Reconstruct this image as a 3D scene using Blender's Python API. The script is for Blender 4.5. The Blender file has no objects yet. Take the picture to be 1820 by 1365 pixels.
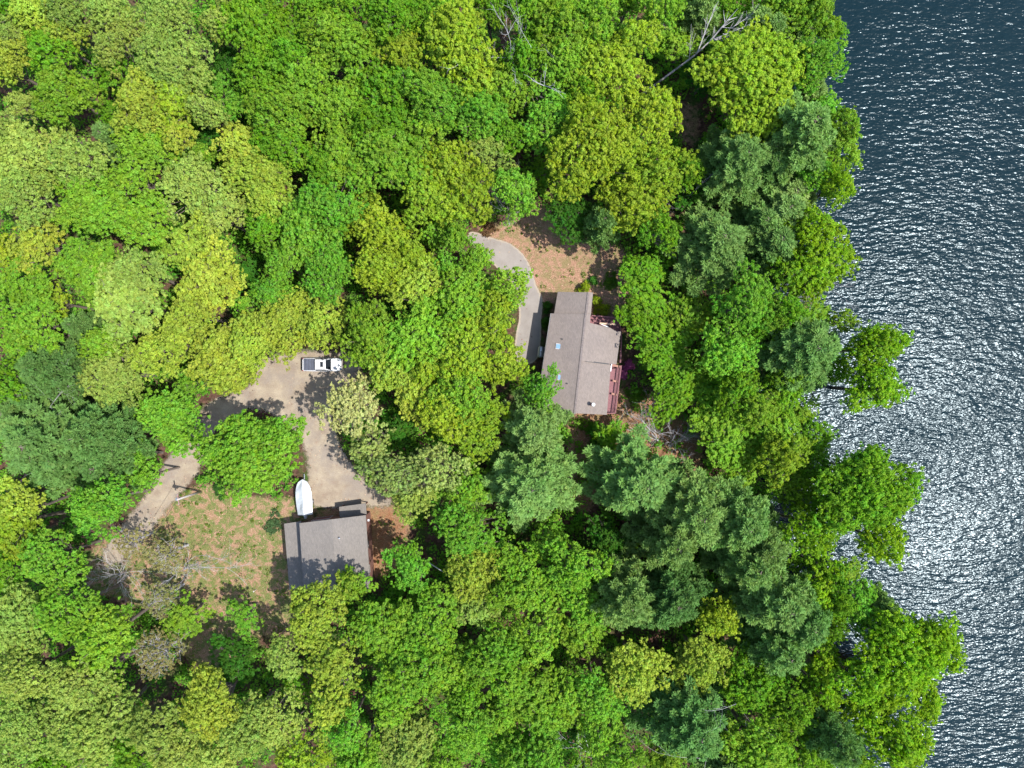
import bpy, bmesh, math, random
import numpy as np
from mathutils import Vector, Matrix
R_ = math.radians
rng = np.random.default_rng(7)
random.seed(7)
scene = bpy.context.scene
COL = scene.collection

# ------------------------------------------------------------------ camera, sky, sun
H = 107.0
S0 = 0.0846                      # metres per photo pixel on the ground
CX, CY = 910.0, 682.5
cd = bpy.data.cameras.new("camera"); cam = bpy.data.objects.new("camera", cd); COL.objects.link(cam)
cam.location = (0, 0, H); cam.rotation_euler = (0, 0, 0)
cd.sensor_width = 36.0; cd.lens = 18.0 / (910 * S0 / H); cd.clip_start = 1.0; cd.clip_end = 8000
scene.camera = cam

SUN_ZEN, SUN_AZ = R_(29.0), R_(-13.0)      # azimuth measured from +x
sv = Vector((math.cos(SUN_AZ) * math.sin(SUN_ZEN), math.sin(SUN_AZ) * math.sin(SUN_ZEN), math.cos(SUN_ZEN)))
w = bpy.data.worlds.new("World"); scene.world = w; w.use_nodes = True
wn = w.node_tree.nodes; wl = w.node_tree.links
bg = wn["Background"]; sky = wn.new("ShaderNodeTexSky"); sky.sky_type = 'NISHITA'; sky.sun_disc = False
sky.sun_elevation = math.pi / 2 - SUN_ZEN; sky.sun_rotation = math.atan2(sv.x, sv.y)
wl.new(sky.outputs[0], bg.inputs[0]); bg.inputs[1].default_value = 0.15
sd = bpy.data.lights.new("sun", 'SUN'); sd.energy = 3.15; sd.angle = R_(0.55); sd.color = (1.0, 0.965, 0.91)
so = bpy.data.objects.new("sun", sd); COL.objects.link(so)
so.rotation_euler = sv.to_track_quat('Z', 'Y').to_euler(); so.location = (60, -10, 140)
scene.view_settings.view_transform = 'Standard'; scene.view_settings.look = 'None'
scene.view_settings.exposure = 1.52; scene.view_settings.gamma = 1.0
scene.view_settings.use_curve_mapping = False
scene.cycles.max_bounces = 8; scene.cycles.diffuse_bounces = 5; scene.cycles.transmission_bounces = 5
scene.cycles.glossy_bounces = 2; scene.cycles.transparent_max_bounces = 6

# ------------------------------------------------------------------ helpers
def P(px, py, z=0.0):
    k = S0 * (H - z) / H
    return Vector(((px - CX) * k, (CY - py) * k, z))

def link(o, parent=None):
    COL.objects.link(o)
    if parent is not None: o.parent = parent
    return o

def empty(name, label, cat, loc, rz=0, group=None):
    o = bpy.data.objects.new(name, None); o.empty_display_size = 0.3
    o.location = loc; o.rotation_euler = (0, 0, rz)
    COL.objects.link(o); o["label"] = label; o["category"] = cat
    if group: o["group"] = group
    return o

def tag(o, label, cat, group=None):
    o["label"] = label; o["category"] = cat
    if group: o["group"] = group
    return o

def np_mesh(name, co, faces, mats=None, attr=None, uniform=None):
    """co (n,3); faces (m,k) with equal k, or list of faces"""
    me = bpy.data.meshes.new(name)
    if isinstance(faces, np.ndarray):
        n, k = faces.shape
        me.vertices.add(len(co)); me.vertices.foreach_set("co", np.ascontiguousarray(co, dtype=np.float32).ravel())
        me.loops.add(n * k); me.loops.foreach_set("vertex_index", faces.astype(np.int32).ravel())
        me.polygons.add(n); me.polygons.foreach_set("loop_start", np.arange(0, n * k, k, dtype=np.int32))
        me.polygons.foreach_set("loop_total", np.full(n, k, dtype=np.int32))
        me.update(calc_edges=True)
    else:
        me.from_pydata([tuple(c) for c in co], [], faces); me.update()
    if attr:
        for an, av in attr.items():
            a = me.attributes.new(an, 'FLOAT', 'POINT'); a.data.foreach_set("value", np.asarray(av, dtype=np.float32))
    if mats is not None:
        for m in (mats if isinstance(mats, (list, tuple)) else [mats]): me.materials.append(m)
    return me

def add(name, me, parent=None, loc=(0, 0, 0)):
    o = bpy.data.objects.new(name, me); o.location = loc
    return link(o, parent)

class MB:
    """collects shapes for ONE mesh"""
    def __init__(s): s.v = []; s.f = []
    def poly(s, pts, faces):
        b = len(s.v); s.v += [tuple(p) for p in pts]; s.f += [tuple(b + i for i in f) for f in faces]
        return s
    def box(s, c, d, rz=0, top=(1, 1), shift=(0, 0)):
        x, y, z = d[0] / 2, d[1] / 2, d[2] / 2; pts = []
        for sz in (-1, 1):
            tx, ty = (1, 1) if sz < 0 else top
            ox, oy = (0, 0) if sz < 0 else shift
            for sx, sy in ((-1, -1), (1, -1), (1, 1), (-1, 1)):
                X, Y = sx * x * tx + ox, sy * y * ty + oy
                pts.append((c[0] + X * math.cos(rz) - Y * math.sin(rz), c[1] + X * math.sin(rz) + Y * math.cos(rz), c[2] + sz * z))
        return s.poly(pts, [(3, 2, 1, 0), (4, 5, 6, 7), (0, 1, 5, 4), (1, 2, 6, 5), (2, 3, 7, 6), (3, 0, 4, 7)])
    def bar(s, a, b, wd=.1, ht=.1):
        a = Vector(a); b = Vector(b); d = (b - a).normalized()
        u = d.cross(Vector((0, 0, 1)))
        if u.length < 1e-3: u = Vector((1, 0, 0))
        u.normalize(); n = u.cross(d)
        pts = []
        for e in (a, b):
            for i, j in ((-1, -1), (1, -1), (1, 1), (-1, 1)): pts.append(e + u * i * wd / 2 + n * j * ht / 2)
        return s.poly(pts, [(3, 2, 1, 0), (4, 5, 6, 7), (0, 1, 5, 4), (1, 2, 6, 5), (2, 3, 7, 6), (3, 0, 4, 7)])
    def tube(s, a, b, r0, r1=None, n=8, cap=True):
        r1 = r0 if r1 is None else r1
        a = Vector(a); b = Vector(b); d = (b - a)
        if d.length < 1e-6: return s
        d.normalize(); u = d.orthogonal().normalized(); v = d.cross(u); pts = []
        for e, r in ((a, r0), (b, r1)):
            for i in range(n):
                t = 2 * math.pi * i / n; pts.append(e + u * math.cos(t) * r + v * math.sin(t) * r)
        fs = [(i, (i + 1) % n, n + (i + 1) % n, n + i) for i in range(n)]
        if cap: fs += [tuple(range(n - 1, -1, -1)), tuple(range(n, 2 * n))]
        return s.poly(pts, fs)
    def loft(s, rings, close=True, caps=True):
        b = len(s.v); n = len(rings[0])
        for r in rings: s.v += [tuple(p) for p in r]
        m = n if close else n - 1
        for i in range(len(rings) - 1):
            for j in range(m):
                s.f.append((b + i * n + j, b + i * n + (j + 1) % n, b + (i + 1) * n + (j + 1) % n, b + (i + 1) * n + j))
        if caps:
            s.f.append(tuple(b + j for j in range(n - 1, -1, -1)))
            s.f.append(tuple(b + (len(rings) - 1) * n + j for j in range(n)))
        return s
    def build(s, name, mat, parent=None, bevel=0, smooth=False, loc=(0, 0, 0)):
        me = bpy.data.meshes.new(name); me.from_pydata(s.v, [], s.f); me.update()
        bm = bmesh.new(); bm.from_mesh(me); bmesh.ops.recalc_face_normals(bm, faces=bm.faces)
        bm.to_mesh(me); bm.free()
        me.materials.append(mat)
        if smooth: me.polygons.foreach_set("use_smooth", [True] * len(me.polygons))
        o = add(name, me, parent, loc)
        if bevel:
            m = o.modifiers.new("bevel", 'BEVEL'); m.width = bevel; m.segments = 2; m.limit_method = 'ANGLE'
        return o

# ------------------------------------------------------------------ materials
def nmat(name):
    m = bpy.data.materials.new(name); m.use_nodes = True
    nt = m.node_tree; return m, nt, nt.nodes["Principled BSDF"], nt.nodes["Material Output"]
def node(nt, t, **kw):
    n = nt.nodes.new(t)
    for k, v in kw.items():
        if k.startswith("i_"):
            n.inputs[int(k[2:])].default_value = v
        else: setattr(n, k, v)
    return n
def ramp(nt, fac, stops):
    r = nt.nodes.new("ShaderNodeValToRGB"); e = r.color_ramp.elements
    while len(e) < len(stops): e.new(0.5)
    for i, (p, c) in enumerate(stops): e[i].position = p; e[i].color = (*c, 1) if len(c) == 3 else c
    nt.links.new(fac, r.inputs[0]); return r.outputs[0]
def noise(nt, vec, scale, detail=4, rough=.6, dist=0.0):
    n = nt.nodes.new("ShaderNodeTexNoise"); n.inputs["Scale"].default_value = scale
    n.inputs["Detail"].default_value = detail; n.inputs["Roughness"].default_value = rough
    n.inputs["Distortion"].default_value = dist
    if vec is not None: nt.links.new(vec, n.inputs["Vector"])
    return n.outputs["Fac"]
def mix(nt, fac, a, b, mode='MIX'):
    n = nt.nodes.new("ShaderNodeMix"); n.data_type = 'RGBA'; n.blend_type = mode
    for s, v in ((n.inputs[0], fac), (n.inputs[6], a), (n.inputs[7], b)):
        if hasattr(v, "links"): nt.links.new(v, s)
        else: s.default_value = v if not isinstance(v, tuple) else (*v, 1)[:4]
    return n.outputs[2]
def mth(nt, op, a, b=None, c=None, clamp=False):
    n = nt.nodes.new("ShaderNodeMath"); n.operation = op; n.use_clamp = clamp
    for i, v in enumerate((a, b, c)):
        if v is None: continue
        if hasattr(v, "links"): nt.links.new(v, n.inputs[i])
        else: n.inputs[i].default_value = v
    return n.outputs[0]
def attrn(nt, name):
    n = nt.nodes.new("ShaderNodeAttribute"); n.attribute_name = name; return n.outputs["Fac"]
def coords(nt, kind="Object"):
    return nt.nodes.new("ShaderNodeTexCoord").outputs[kind]
def simple(name, col, rough=.7, var=.12, scale=3.0, metal=0.0, bump=0.0):
    m, nt, b, o = nmat(name); c = coords(nt)
    f = noise(nt, c, scale, 5)
    lo = tuple(x * (1 - var) for x in col); hi = tuple(min(1, x * (1 + var)) for x in col)
    nt.links.new(ramp(nt, f, [(.3, lo), (.7, hi)]), b.inputs["Base Color"])
    b.inputs["Roughness"].default_value = rough; b.inputs["Metallic"].default_value = metal
    if bump:
        bn = nt.nodes.new("ShaderNodeBump"); bn.inputs["Strength"].default_value = bump; bn.inputs["Distance"].default_value = .02
        nt.links.new(noise(nt, c, scale * 8, 3), bn.inputs["Height"]); nt.links.new(bn.outputs[0], b.inputs["Normal"])
    return m

def leaf_material(name, transl=.38):
    m = bpy.data.materials.new(name); m.use_nodes = True; nt = m.node_tree
    nt.nodes.remove(nt.nodes["Principled BSDF"]); out = nt.nodes["Material Output"]
    oi = nt.nodes.new("ShaderNodeObjectInfo"); v = attrn(nt, "tint"); hv = attrn(nt, "warm")
    hs = nt.nodes.new("ShaderNodeHueSaturation")
    nt.links.new(oi.outputs["Color"], hs.inputs["Color"])
    nt.links.new(mth(nt, 'ADD', mth(nt, 'MULTIPLY_ADD', hv, -0.034, 0.489), mth(nt, 'MULTIPLY', noise(nt, nt.nodes.new('ShaderNodeNewGeometry').outputs['Position'], .21, 3, .6), .030)), hs.inputs["Hue"])
    pos = nt.nodes.new("ShaderNodeNewGeometry").outputs["Position"]
    pn = noise(nt, pos, .32, 3, .6); pn2 = noise(nt, pos, 1.1, 2, .5)
    val = mth(nt, 'MULTIPLY_ADD', v, 0.50, 0.50)
    val = mth(nt, 'ADD', val, mth(nt, 'MULTIPLY', pn, .42)); val = mth(nt, 'ADD', val, mth(nt, 'MULTIPLY', pn2, .24))
    nt.links.new(val, hs.inputs["Value"])
    nt.links.new(mth(nt, 'MULTIPLY_ADD', pn2, -.20, 1.08), hs.inputs["Saturation"])
    d = nt.nodes.new("ShaderNodeBsdfDiffuse"); t = nt.nodes.new("ShaderNodeBsdfTranslucent")
    nt.links.new(hs.outputs[0], d.inputs[0])
    tc = mix(nt, 1.0, hs.outputs[0], (1.25, 1.3, .6), 'MULTIPLY'); nt.links.new(tc, t.inputs[0])
    ms = nt.nodes.new("ShaderNodeMixShader"); ms.inputs[0].default_value = transl
    nt.links.new(d.outputs[0], ms.inputs[1]); nt.links.new(t.outputs[0], ms.inputs[2])
    nt.links.new(ms.outputs[0], out.inputs["Surface"])
    return m
M_LEAF = leaf_material("leaf", .46)
M_NEEDLE = leaf_material("needles", .34)
M_BARK = simple("bark", (.16, .125, .10), .95, .3, 4)
M_DEAD = simple("weathered_branch", (.42, .40, .40), .9, .2, 4)

# ------------------------------------------------------------------ setting masks (photo outlines mapped to the ground)
def poly_sd(X, Y, pts):
    """signed distance, positive inside"""
    pts = np.array(pts, float); inside = np.zeros(X.shape, bool); dmin = np.full(X.shape, 1e9)
    n = len(pts)
    for i in range(n):
        x0, y0 = pts[i]; x1, y1 = pts[(i + 1) % n]
        cond = ((y0 > Y) != (y1 > Y)) & (X < (x1 - x0) * (Y - y0) / ((y1 - y0) if y1 != y0 else 1e-9) + x0)
        inside ^= cond
        dx, dy = x1 - x0, y1 - y0; L = dx * dx + dy * dy + 1e-12
        t = np.clip(((X - x0) * dx + (Y - y0) * dy) / L, 0, 1)
        dmin = np.minimum(dmin, np.hypot(X - x0 - t * dx, Y - y0 - t * dy))
    return np.where(inside, dmin, -dmin)
def smooth_closed(pts, it=3):
    p = np.array(pts, float)
    for _ in range(it):
        q = np.roll(p, -1, 0); p = np.stack([p * .75 + q * .25, p * .25 + q * .75], 1).reshape(-1, 2)
    return p
def gp(pts, sm=2):
    p = np.array([P(a, b)[:2] for a, b in pts]); return smooth_closed(p, sm) if sm else p

CLEAR_NE = [(838, 400), (900, 398), (960, 360), (985, 370), (1010, 415), (1060, 425), (1115, 440), (1118, 500), (1100, 575), (1050, 575), (985, 560), (950, 530), (930, 460), (870, 430)]
CLEAR_SW = [(500, 885), (440, 885), (370, 850), (290, 900), (190, 950), (140, 1010), (170, 1060), (290, 1080), (350, 1215), (420, 1200), (420, 1120), (520, 1140), (560, 1070), (515, 1040), (505, 930), (560, 930), (560, 890)]
CLEAR_GA = [(560, 905), (660, 900), (735, 900), (725, 960), (700, 1020), (650, 1030), (640, 930), (560, 935)]
CLEAR_SE = [(1005, 735), (1100, 690), (1150, 690), (1245, 750), (1255, 830), (1190, 880), (1060, 870), (1040, 930), (1010, 880)]
CLEAR_W = [(935, 560), (990, 540), (1000, 600), (975, 680), (935, 650)]
CLEAR_N = [(1195, 170), (1250, 175), (1255, 255), (1215, 275), (1195, 230)]
CLEAR_L = [(60, 660), (110, 620), (150, 590), (170, 610), (130, 640), (120, 720), (100, 700)]
GRAVEL = [(455, 640), (500, 628), (560, 622), (640, 628), (640, 670), (590, 700), (590, 740), (600, 790), (640, 850), (690, 885), (700, 900), (640, 900), (560, 905), (548, 880), (548, 800), (510, 745), (440, 720), (425, 745), (375, 765), (362, 830), (300, 900), (260, 955), (205, 1010), (175, 990), (215, 935), (262, 880), (300, 810), (350, 740), (375, 710), (450, 690)]
DRIVE = [(832, 412), (845, 412), (868, 421), (905, 430), (930, 450), (945, 477), (953, 508), (967, 533), (962, 560), (962, 600), (957, 645), (915, 650), (915, 600), (925, 560), (915, 510), (886, 478), (850, 446), (832, 430)]
GLP = {k: gp(v) for k, v in dict(ne=CLEAR_NE, sw=CLEAR_SW, ga=CLEAR_GA, se=CLEAR_SE, w=CLEAR_W, n=CLEAR_N, l=CLEAR_L).items()}
G_GRAVEL = gp(GRAVEL); G_DRIVE = gp(DRIVE)

def shore_x(y):
    # world x of the shore line as a function of world y
    yp = CY - y / S0
    xs = np.interp(yp, [-400, 0, 120, 250, 330, 430, 520, 600, 720, 800, 900, 1000, 1080, 1180, 1365, 1800],
                   [1400, 1395, 1370, 1400, 1385, 1365, 1355, 1385, 1350, 1345, 1365, 1390, 1455, 1500, 1480, 1460])
    return (xs - CX) * S0 + .5 * np.sin(y * .7) + .35 * np.sin(y * 1.9 + 1)

# ------------------------------------------------------------------ ground sheet
def axis(lo, hi, st):
    c = np.arange(lo, hi + st / 2, st)
    far = np.array([6, 15, 35, 80, 180, 400, 900, 2000, 4000.])
    return np.concatenate([lo - far[::-1], c, hi + far])
gx = axis(-85, 75, .45); gy = axis(-66, 66, .45)
X, Y = np.meshgrid(gx, gy)
sdv = {k: poly_sd(X, Y, v) for k, v in GLP.items()}
sm01 = lambda d, w=1.2: np.clip(d / w + .5, 0, 1)
clear = np.zeros_like(X)
for k in ('ne', 'sw', 'se', 'l', 'n', 'ga'): clear = np.maximum(clear, sm01(sdv[k], 2.5))
clear *= np.where(sdv['n'] > -2, .55, 1)
olive = np.maximum(sm01(sdv['sw'], 6), 0); orange = np.maximum(sm01(sdv['ga'], 2.5), sm01(sdv['se'], 3) * .8)
orange = np.maximum(orange, sm01(sdv['w'], 2) * .4)
Z = np.zeros_like(X)
dsh = X - shore_x(Y)
Z = np.where(dsh > -2, -(dsh + 2) * .28, 0.0); Z = np.maximum(Z, -6)
bump = .12 * np.sin(X * .9 + 2 * np.sin(Y * .5)) * np.sin(Y * 1.1 + np.sin(X * .7))
flat = np.maximum.reduce([sm01(v + 2.5, 3) for v in sdv.values()] + [sm01(poly_sd(X, Y, G_GRAVEL) + 2.5, 3), sm01(poly_sd(X, Y, G_DRIVE) + 2.5, 3),
                         sm01(16 - np.hypot(X - P(1035, 630)[0], Y - P(1035, 630)[1]), 3), sm01(11 - np.hypot(X - P(580, 985)[0], Y - P(580, 985)[1]), 3)])
Z += np.where(dsh < -3, bump, 0) * (1 - flat) - .0
ny, nx = X.shape
idx = np.arange(nx * ny).reshape(ny, nx)
F = np.stack([idx[:-1, :-1], idx[:-1, 1:], idx[1:, 1:], idx[1:, :-1]], -1).reshape(-1, 4)
mg, nt, b, o_ = nmat("forest_floor"); c = coords(nt)
n1 = noise(nt, c, .35, 5, .65); n2 = noise(nt, c, 1.6, 6, .7); n3 = noise(nt, c, 7, 4, .7); n4 = noise(nt, c, .9, 5, .7, .6)
litter = ramp(nt, n2, [(.3, (.035, .018, .012)), (.5, (.10, .052, .036)), (.72, (.21, .12, .085))])
moss = ramp(nt, n3, [(.3, (.02, .045, .008)), (.7, (.075, .15, .022))])
floorc = mix(nt, ramp(nt, n1, [(.46, (0, 0, 0)), (.60, (1, 1, 1))]), litter, moss)
tan = ramp(nt, n3, [(.28, (.13, .07, .045)), (.5, (.36, .20, .13)), (.72, (.60, .40, .28))])
grass = ramp(nt, n3, [(.3, (.045, .08, .018)), (.7, (.20, .25, .07))])
olv = ramp(nt, n3, [(.25, (.09, .085, .028)), (.5, (.22, .175, .068)), (.75, (.38, .29, .15))])
org = ramp(nt, n3, [(.3, (.10, .045, .022)), (.5, (.24, .105, .045)), (.75, (.40, .22, .11))])
a_cl, a_ol, a_or = attrn(nt, "clearing"), attrn(nt, "dry_grass"), attrn(nt, "needle_litter")
opn = mix(nt, mth(nt, 'MULTIPLY', ramp(nt, n4, [(.44, (0, 0, 0)), (.56, (1, 1, 1))]), mth(nt, 'MULTIPLY_ADD', a_ol, .9, .5)), tan, grass)
opn = mix(nt, mth(nt, 'MULTIPLY', a_ol, ramp(nt, n2, [(.42, (.05, .05, .05)), (.64, (.8, .8, .8))])), opn, olv)
opn = mix(nt, mth(nt, 'MULTIPLY', a_or, ramp(nt, n4, [(.35, (1, 1, 1)), (.62, (.25, .25, .25))])), opn, org)
edge = mth(nt, 'ADD', a_cl, mth(nt, 'MULTIPLY_ADD', n2, 1.2, -.6))
col = mix(nt, ramp(nt, edge, [(.38, (0, 0, 0)), (.62, (1, 1, 1))]), floorc, opn)
nt.links.new(col, b.inputs["Base Color"]); b.inputs["Roughness"].default_value = .95; b.inputs["Specular IOR Level"].default_value = .15
bn = nt.nodes.new("ShaderNodeBump"); bn.inputs["Distance"].default_value = .25; bn.inputs["Strength"].default_value = .6
nt.links.new(n3, bn.inputs["Height"]); nt.links.new(bn.outputs[0], b.inputs["Normal"])
me = np_mesh("ground", np.stack([X, Y, Z], -1).reshape(-1, 3), F, mg, attr=dict(clearing=clear.ravel(), dry_grass=olive.ravel(), needle_litter=orange.ravel()))
g = add("ground", me); g["kind"] = "structure"

# ------------------------------------------------------------------ water
mw, nt, b, o_ = nmat("lake_water")
c = coords(nt)
mp = nt.nodes.new("ShaderNodeMapping"); mp.inputs["Rotation"].default_value = (0, 0, R_(-16)); mp.inputs["Scale"].default_value = (.38, 1, 1)
nt.links.new(c, mp.inputs[0]); v = mp.outputs[0]
mp2 = nt.nodes.new("ShaderNodeMapping"); mp2.inputs["Rotation"].default_value = (0, 0, R_(-30)); mp2.inputs["Scale"].default_value = (.5, 1, 1)
nt.links.new(c, mp2.inputs[0])
w1 = noise(nt, v, 1.55, 1, .5, .25); w2 = noise(nt, mp2.outputs[0], 3.9, 1, .6, .2); w3 = noise(nt, v, .2, 2, .5)
gust = noise(nt, c, .05, 3, .5)
hgt = mth(nt, 'ADD', mth(nt, 'MULTIPLY', w1, .155), mth(nt, 'MULTIPLY', w2, .058))
hgt = mth(nt, 'ADD', hgt, mth(nt, 'MULTIPLY', w3, .20))
bn = nt.nodes.new("ShaderNodeBump"); bn.inputs["Strength"].default_value = 1.0; nt.links.new(mth(nt, 'MULTIPLY_ADD', gust, 1.5, .30), bn.inputs["Distance"])
nt.links.new(hgt, bn.inputs["Height"]); nt.links.new(bn.outputs[0], b.inputs["Normal"])
b.inputs["Base Color"].default_value = (.003, .011, .014, 1); b.inputs["Roughness"].default_value = .20; b.inputs["Specular IOR Level"].default_value = .21; b.inputs["Specular Tint"].default_value = (.74, .90, 1, 1)
b.inputs["IOR"].default_value = 1.333
WZ = -.55
xs = np.array([15, 40, 60, 100, 200, 500, 1500, 4200.]); ys = np.array([-4100, -1500, -400, -100, -30, 30, 100, 400, 1500, 4100.])
XX, YY = np.meshgrid(xs, ys); n_ = XX.size; ii = np.arange(n_).reshape(XX.shape)
F = np.stack([ii[:-1, :-1], ii[:-1, 1:], ii[1:, 1:], ii[1:, :-1]], -1).reshape(-1, 4)
wo = add("lake_water", np_mesh("lake_water", np.stack([XX, YY, np.full_like(XX, WZ)], -1).reshape(-1, 3), F, mw)); wo["kind"] = "structure"

# ------------------------------------------------------------------ drives: sheets whose edge frays with noise
def sheet(name, poly, mat, z, step=.3, pad=.8):
    lo = poly.min(0) - pad; hi = poly.max(0) + pad
    ax = np.arange(lo[0], hi[0], step); ay = np.arange(lo[1], hi[1], step)
    X, Y = np.meshgrid(ax, ay); s = poly_sd(X, Y, poly)
    ii = np.arange(X.size).reshape(X.shape)
    F = np.stack([ii[:-1, :-1], ii[:-1, 1:], ii[1:, 1:], ii[1:, :-1]], -1).reshape(-1, 4)
    ss = s.ravel()[F].max(1); F = F[ss > -pad]
    used, inv = np.unique(F, return_inverse=True); F = inv.reshape(F.shape)
    co = np.stack([X.ravel(), Y.ravel(), np.full(X.size, z)], -1)[used]
    o = add(name, np_mesh(name, co, F, mat, attr=dict(inset=s.ravel()[used]))); o["kind"] = "structure"; return o
def fray(nt, b, out, amount, width):
    c = coords(nt); n = noise(nt, c, 1.3, 6, .7)
    e = mth(nt, 'ADD', attrn(nt, "inset"), mth(nt, 'MULTIPLY_ADD', n, amount, -amount / 2))
    f = mth(nt, 'MULTIPLY_ADD', e, 1 / width, .5, clamp=True)
    t = nt.nodes.new("ShaderNodeBsdfTransparent"); ms = nt.nodes.new("ShaderNodeMixShader")
    nt.links.new(f, ms.inputs[0]); nt.links.new(t.outputs[0], ms.inputs[1]); nt.links.new(b.outputs[0], ms.inputs[2])
    nt.links.new(ms.outputs[0], out.inputs["Surface"])
m, nt, b, out = nmat("gravel"); c = coords(nt)
a = ramp(nt, noise(nt, c, .5, 5, .6), [(.35, (.27, .21, .155)), (.65, (.40, .335, .245))])
a = mix(nt, ramp(nt, noise(nt, c, .22, 6, .7), [(.46, (0, 0, 0)), (.6, (.8, .8, .8))]), a, (.27, .225, .19))
f = ramp(nt, noise(nt, c, 9, 5, .85), [(.3, (.62, .60, .60)), (.7, (1.2, 1.2, 1.16))])
col = mix(nt, 1.0, a, f, 'MULTIPLY')
col = mix(nt, ramp(nt, noise(nt, c, 1.1, 6, .75), [(.55, (0, 0, 0)), (.72, (.6, .6, .6))]), col, (.26, .165, .115))
nt.links.new(col, b.inputs["Base Color"]); b.inputs["Roughness"].default_value = .95; fray(nt, b, out, 2.2, .6)
sheet("gravel_yard", G_GRAVEL, m, .012)
m, nt, b, out = nmat("asphalt"); c = coords(nt)
a = ramp(nt, noise(nt, c, .35, 5, .6), [(.35, (.235, .205, .182)), (.65, (.30, .268, .24))])
f = ramp(nt, noise(nt, c, 18, 3, .8), [(.25, (.85, .85, .85)), (.75, (1.12, 1.12, 1.12))])
col = mix(nt, 1.0, a, f, 'MULTIPLY')
sand = mth(nt, 'ADD', attrn(nt, "inset"), mth(nt, 'MULTIPLY_ADD', noise(nt, c, 1.5, 5), .8, -.4))
col = mix(nt, ramp(nt, sand, [(.05, (.8, .8, .8)), (.35, (0, 0, 0))]), col, (.42, .34, .25))
nt.links.new(col, b.inputs["Base Color"]); b.inputs["Roughness"].default_value = .9; fray(nt, b, out, .35, .15)
sheet("driveway", G_DRIVE, m, .016, .2)

# ------------------------------------------------------------------ trees: shared leaf meshes
def quads_from(cen, nrm, size, aspect=.62):
    """one folded-free leaf quad (diamond) per centre"""
    n = len(cen); r = rng.normal(size=(n, 3)); u = np.cross(nrm, r); u /= np.linalg.norm(u, axis=1, keepdims=True) + 1e-9
    v = np.cross(nrm, u); s = size[:, None]
    a = cen + u * s; b_ = cen + v * s * aspect; c_ = cen - u * s; d = cen - v * s * aspect
    co = np.stack([a, b_, c_, d], 1).reshape(-1, 3)
    return co, np.arange(n * 4).reshape(-1, 4)

def unit(a): return a / (np.linalg.norm(a, axis=-1, keepdims=True) + 1e-9)

def tube_np(segs, n=5):
    """segs: list of (a,b,r0,r1)"""
    mb = MB()
    for a, b_, r0, r1 in segs: mb.tube(a, b_, r0, r1, n, cap=False)
    return np.array(mb.v), mb.f

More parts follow.
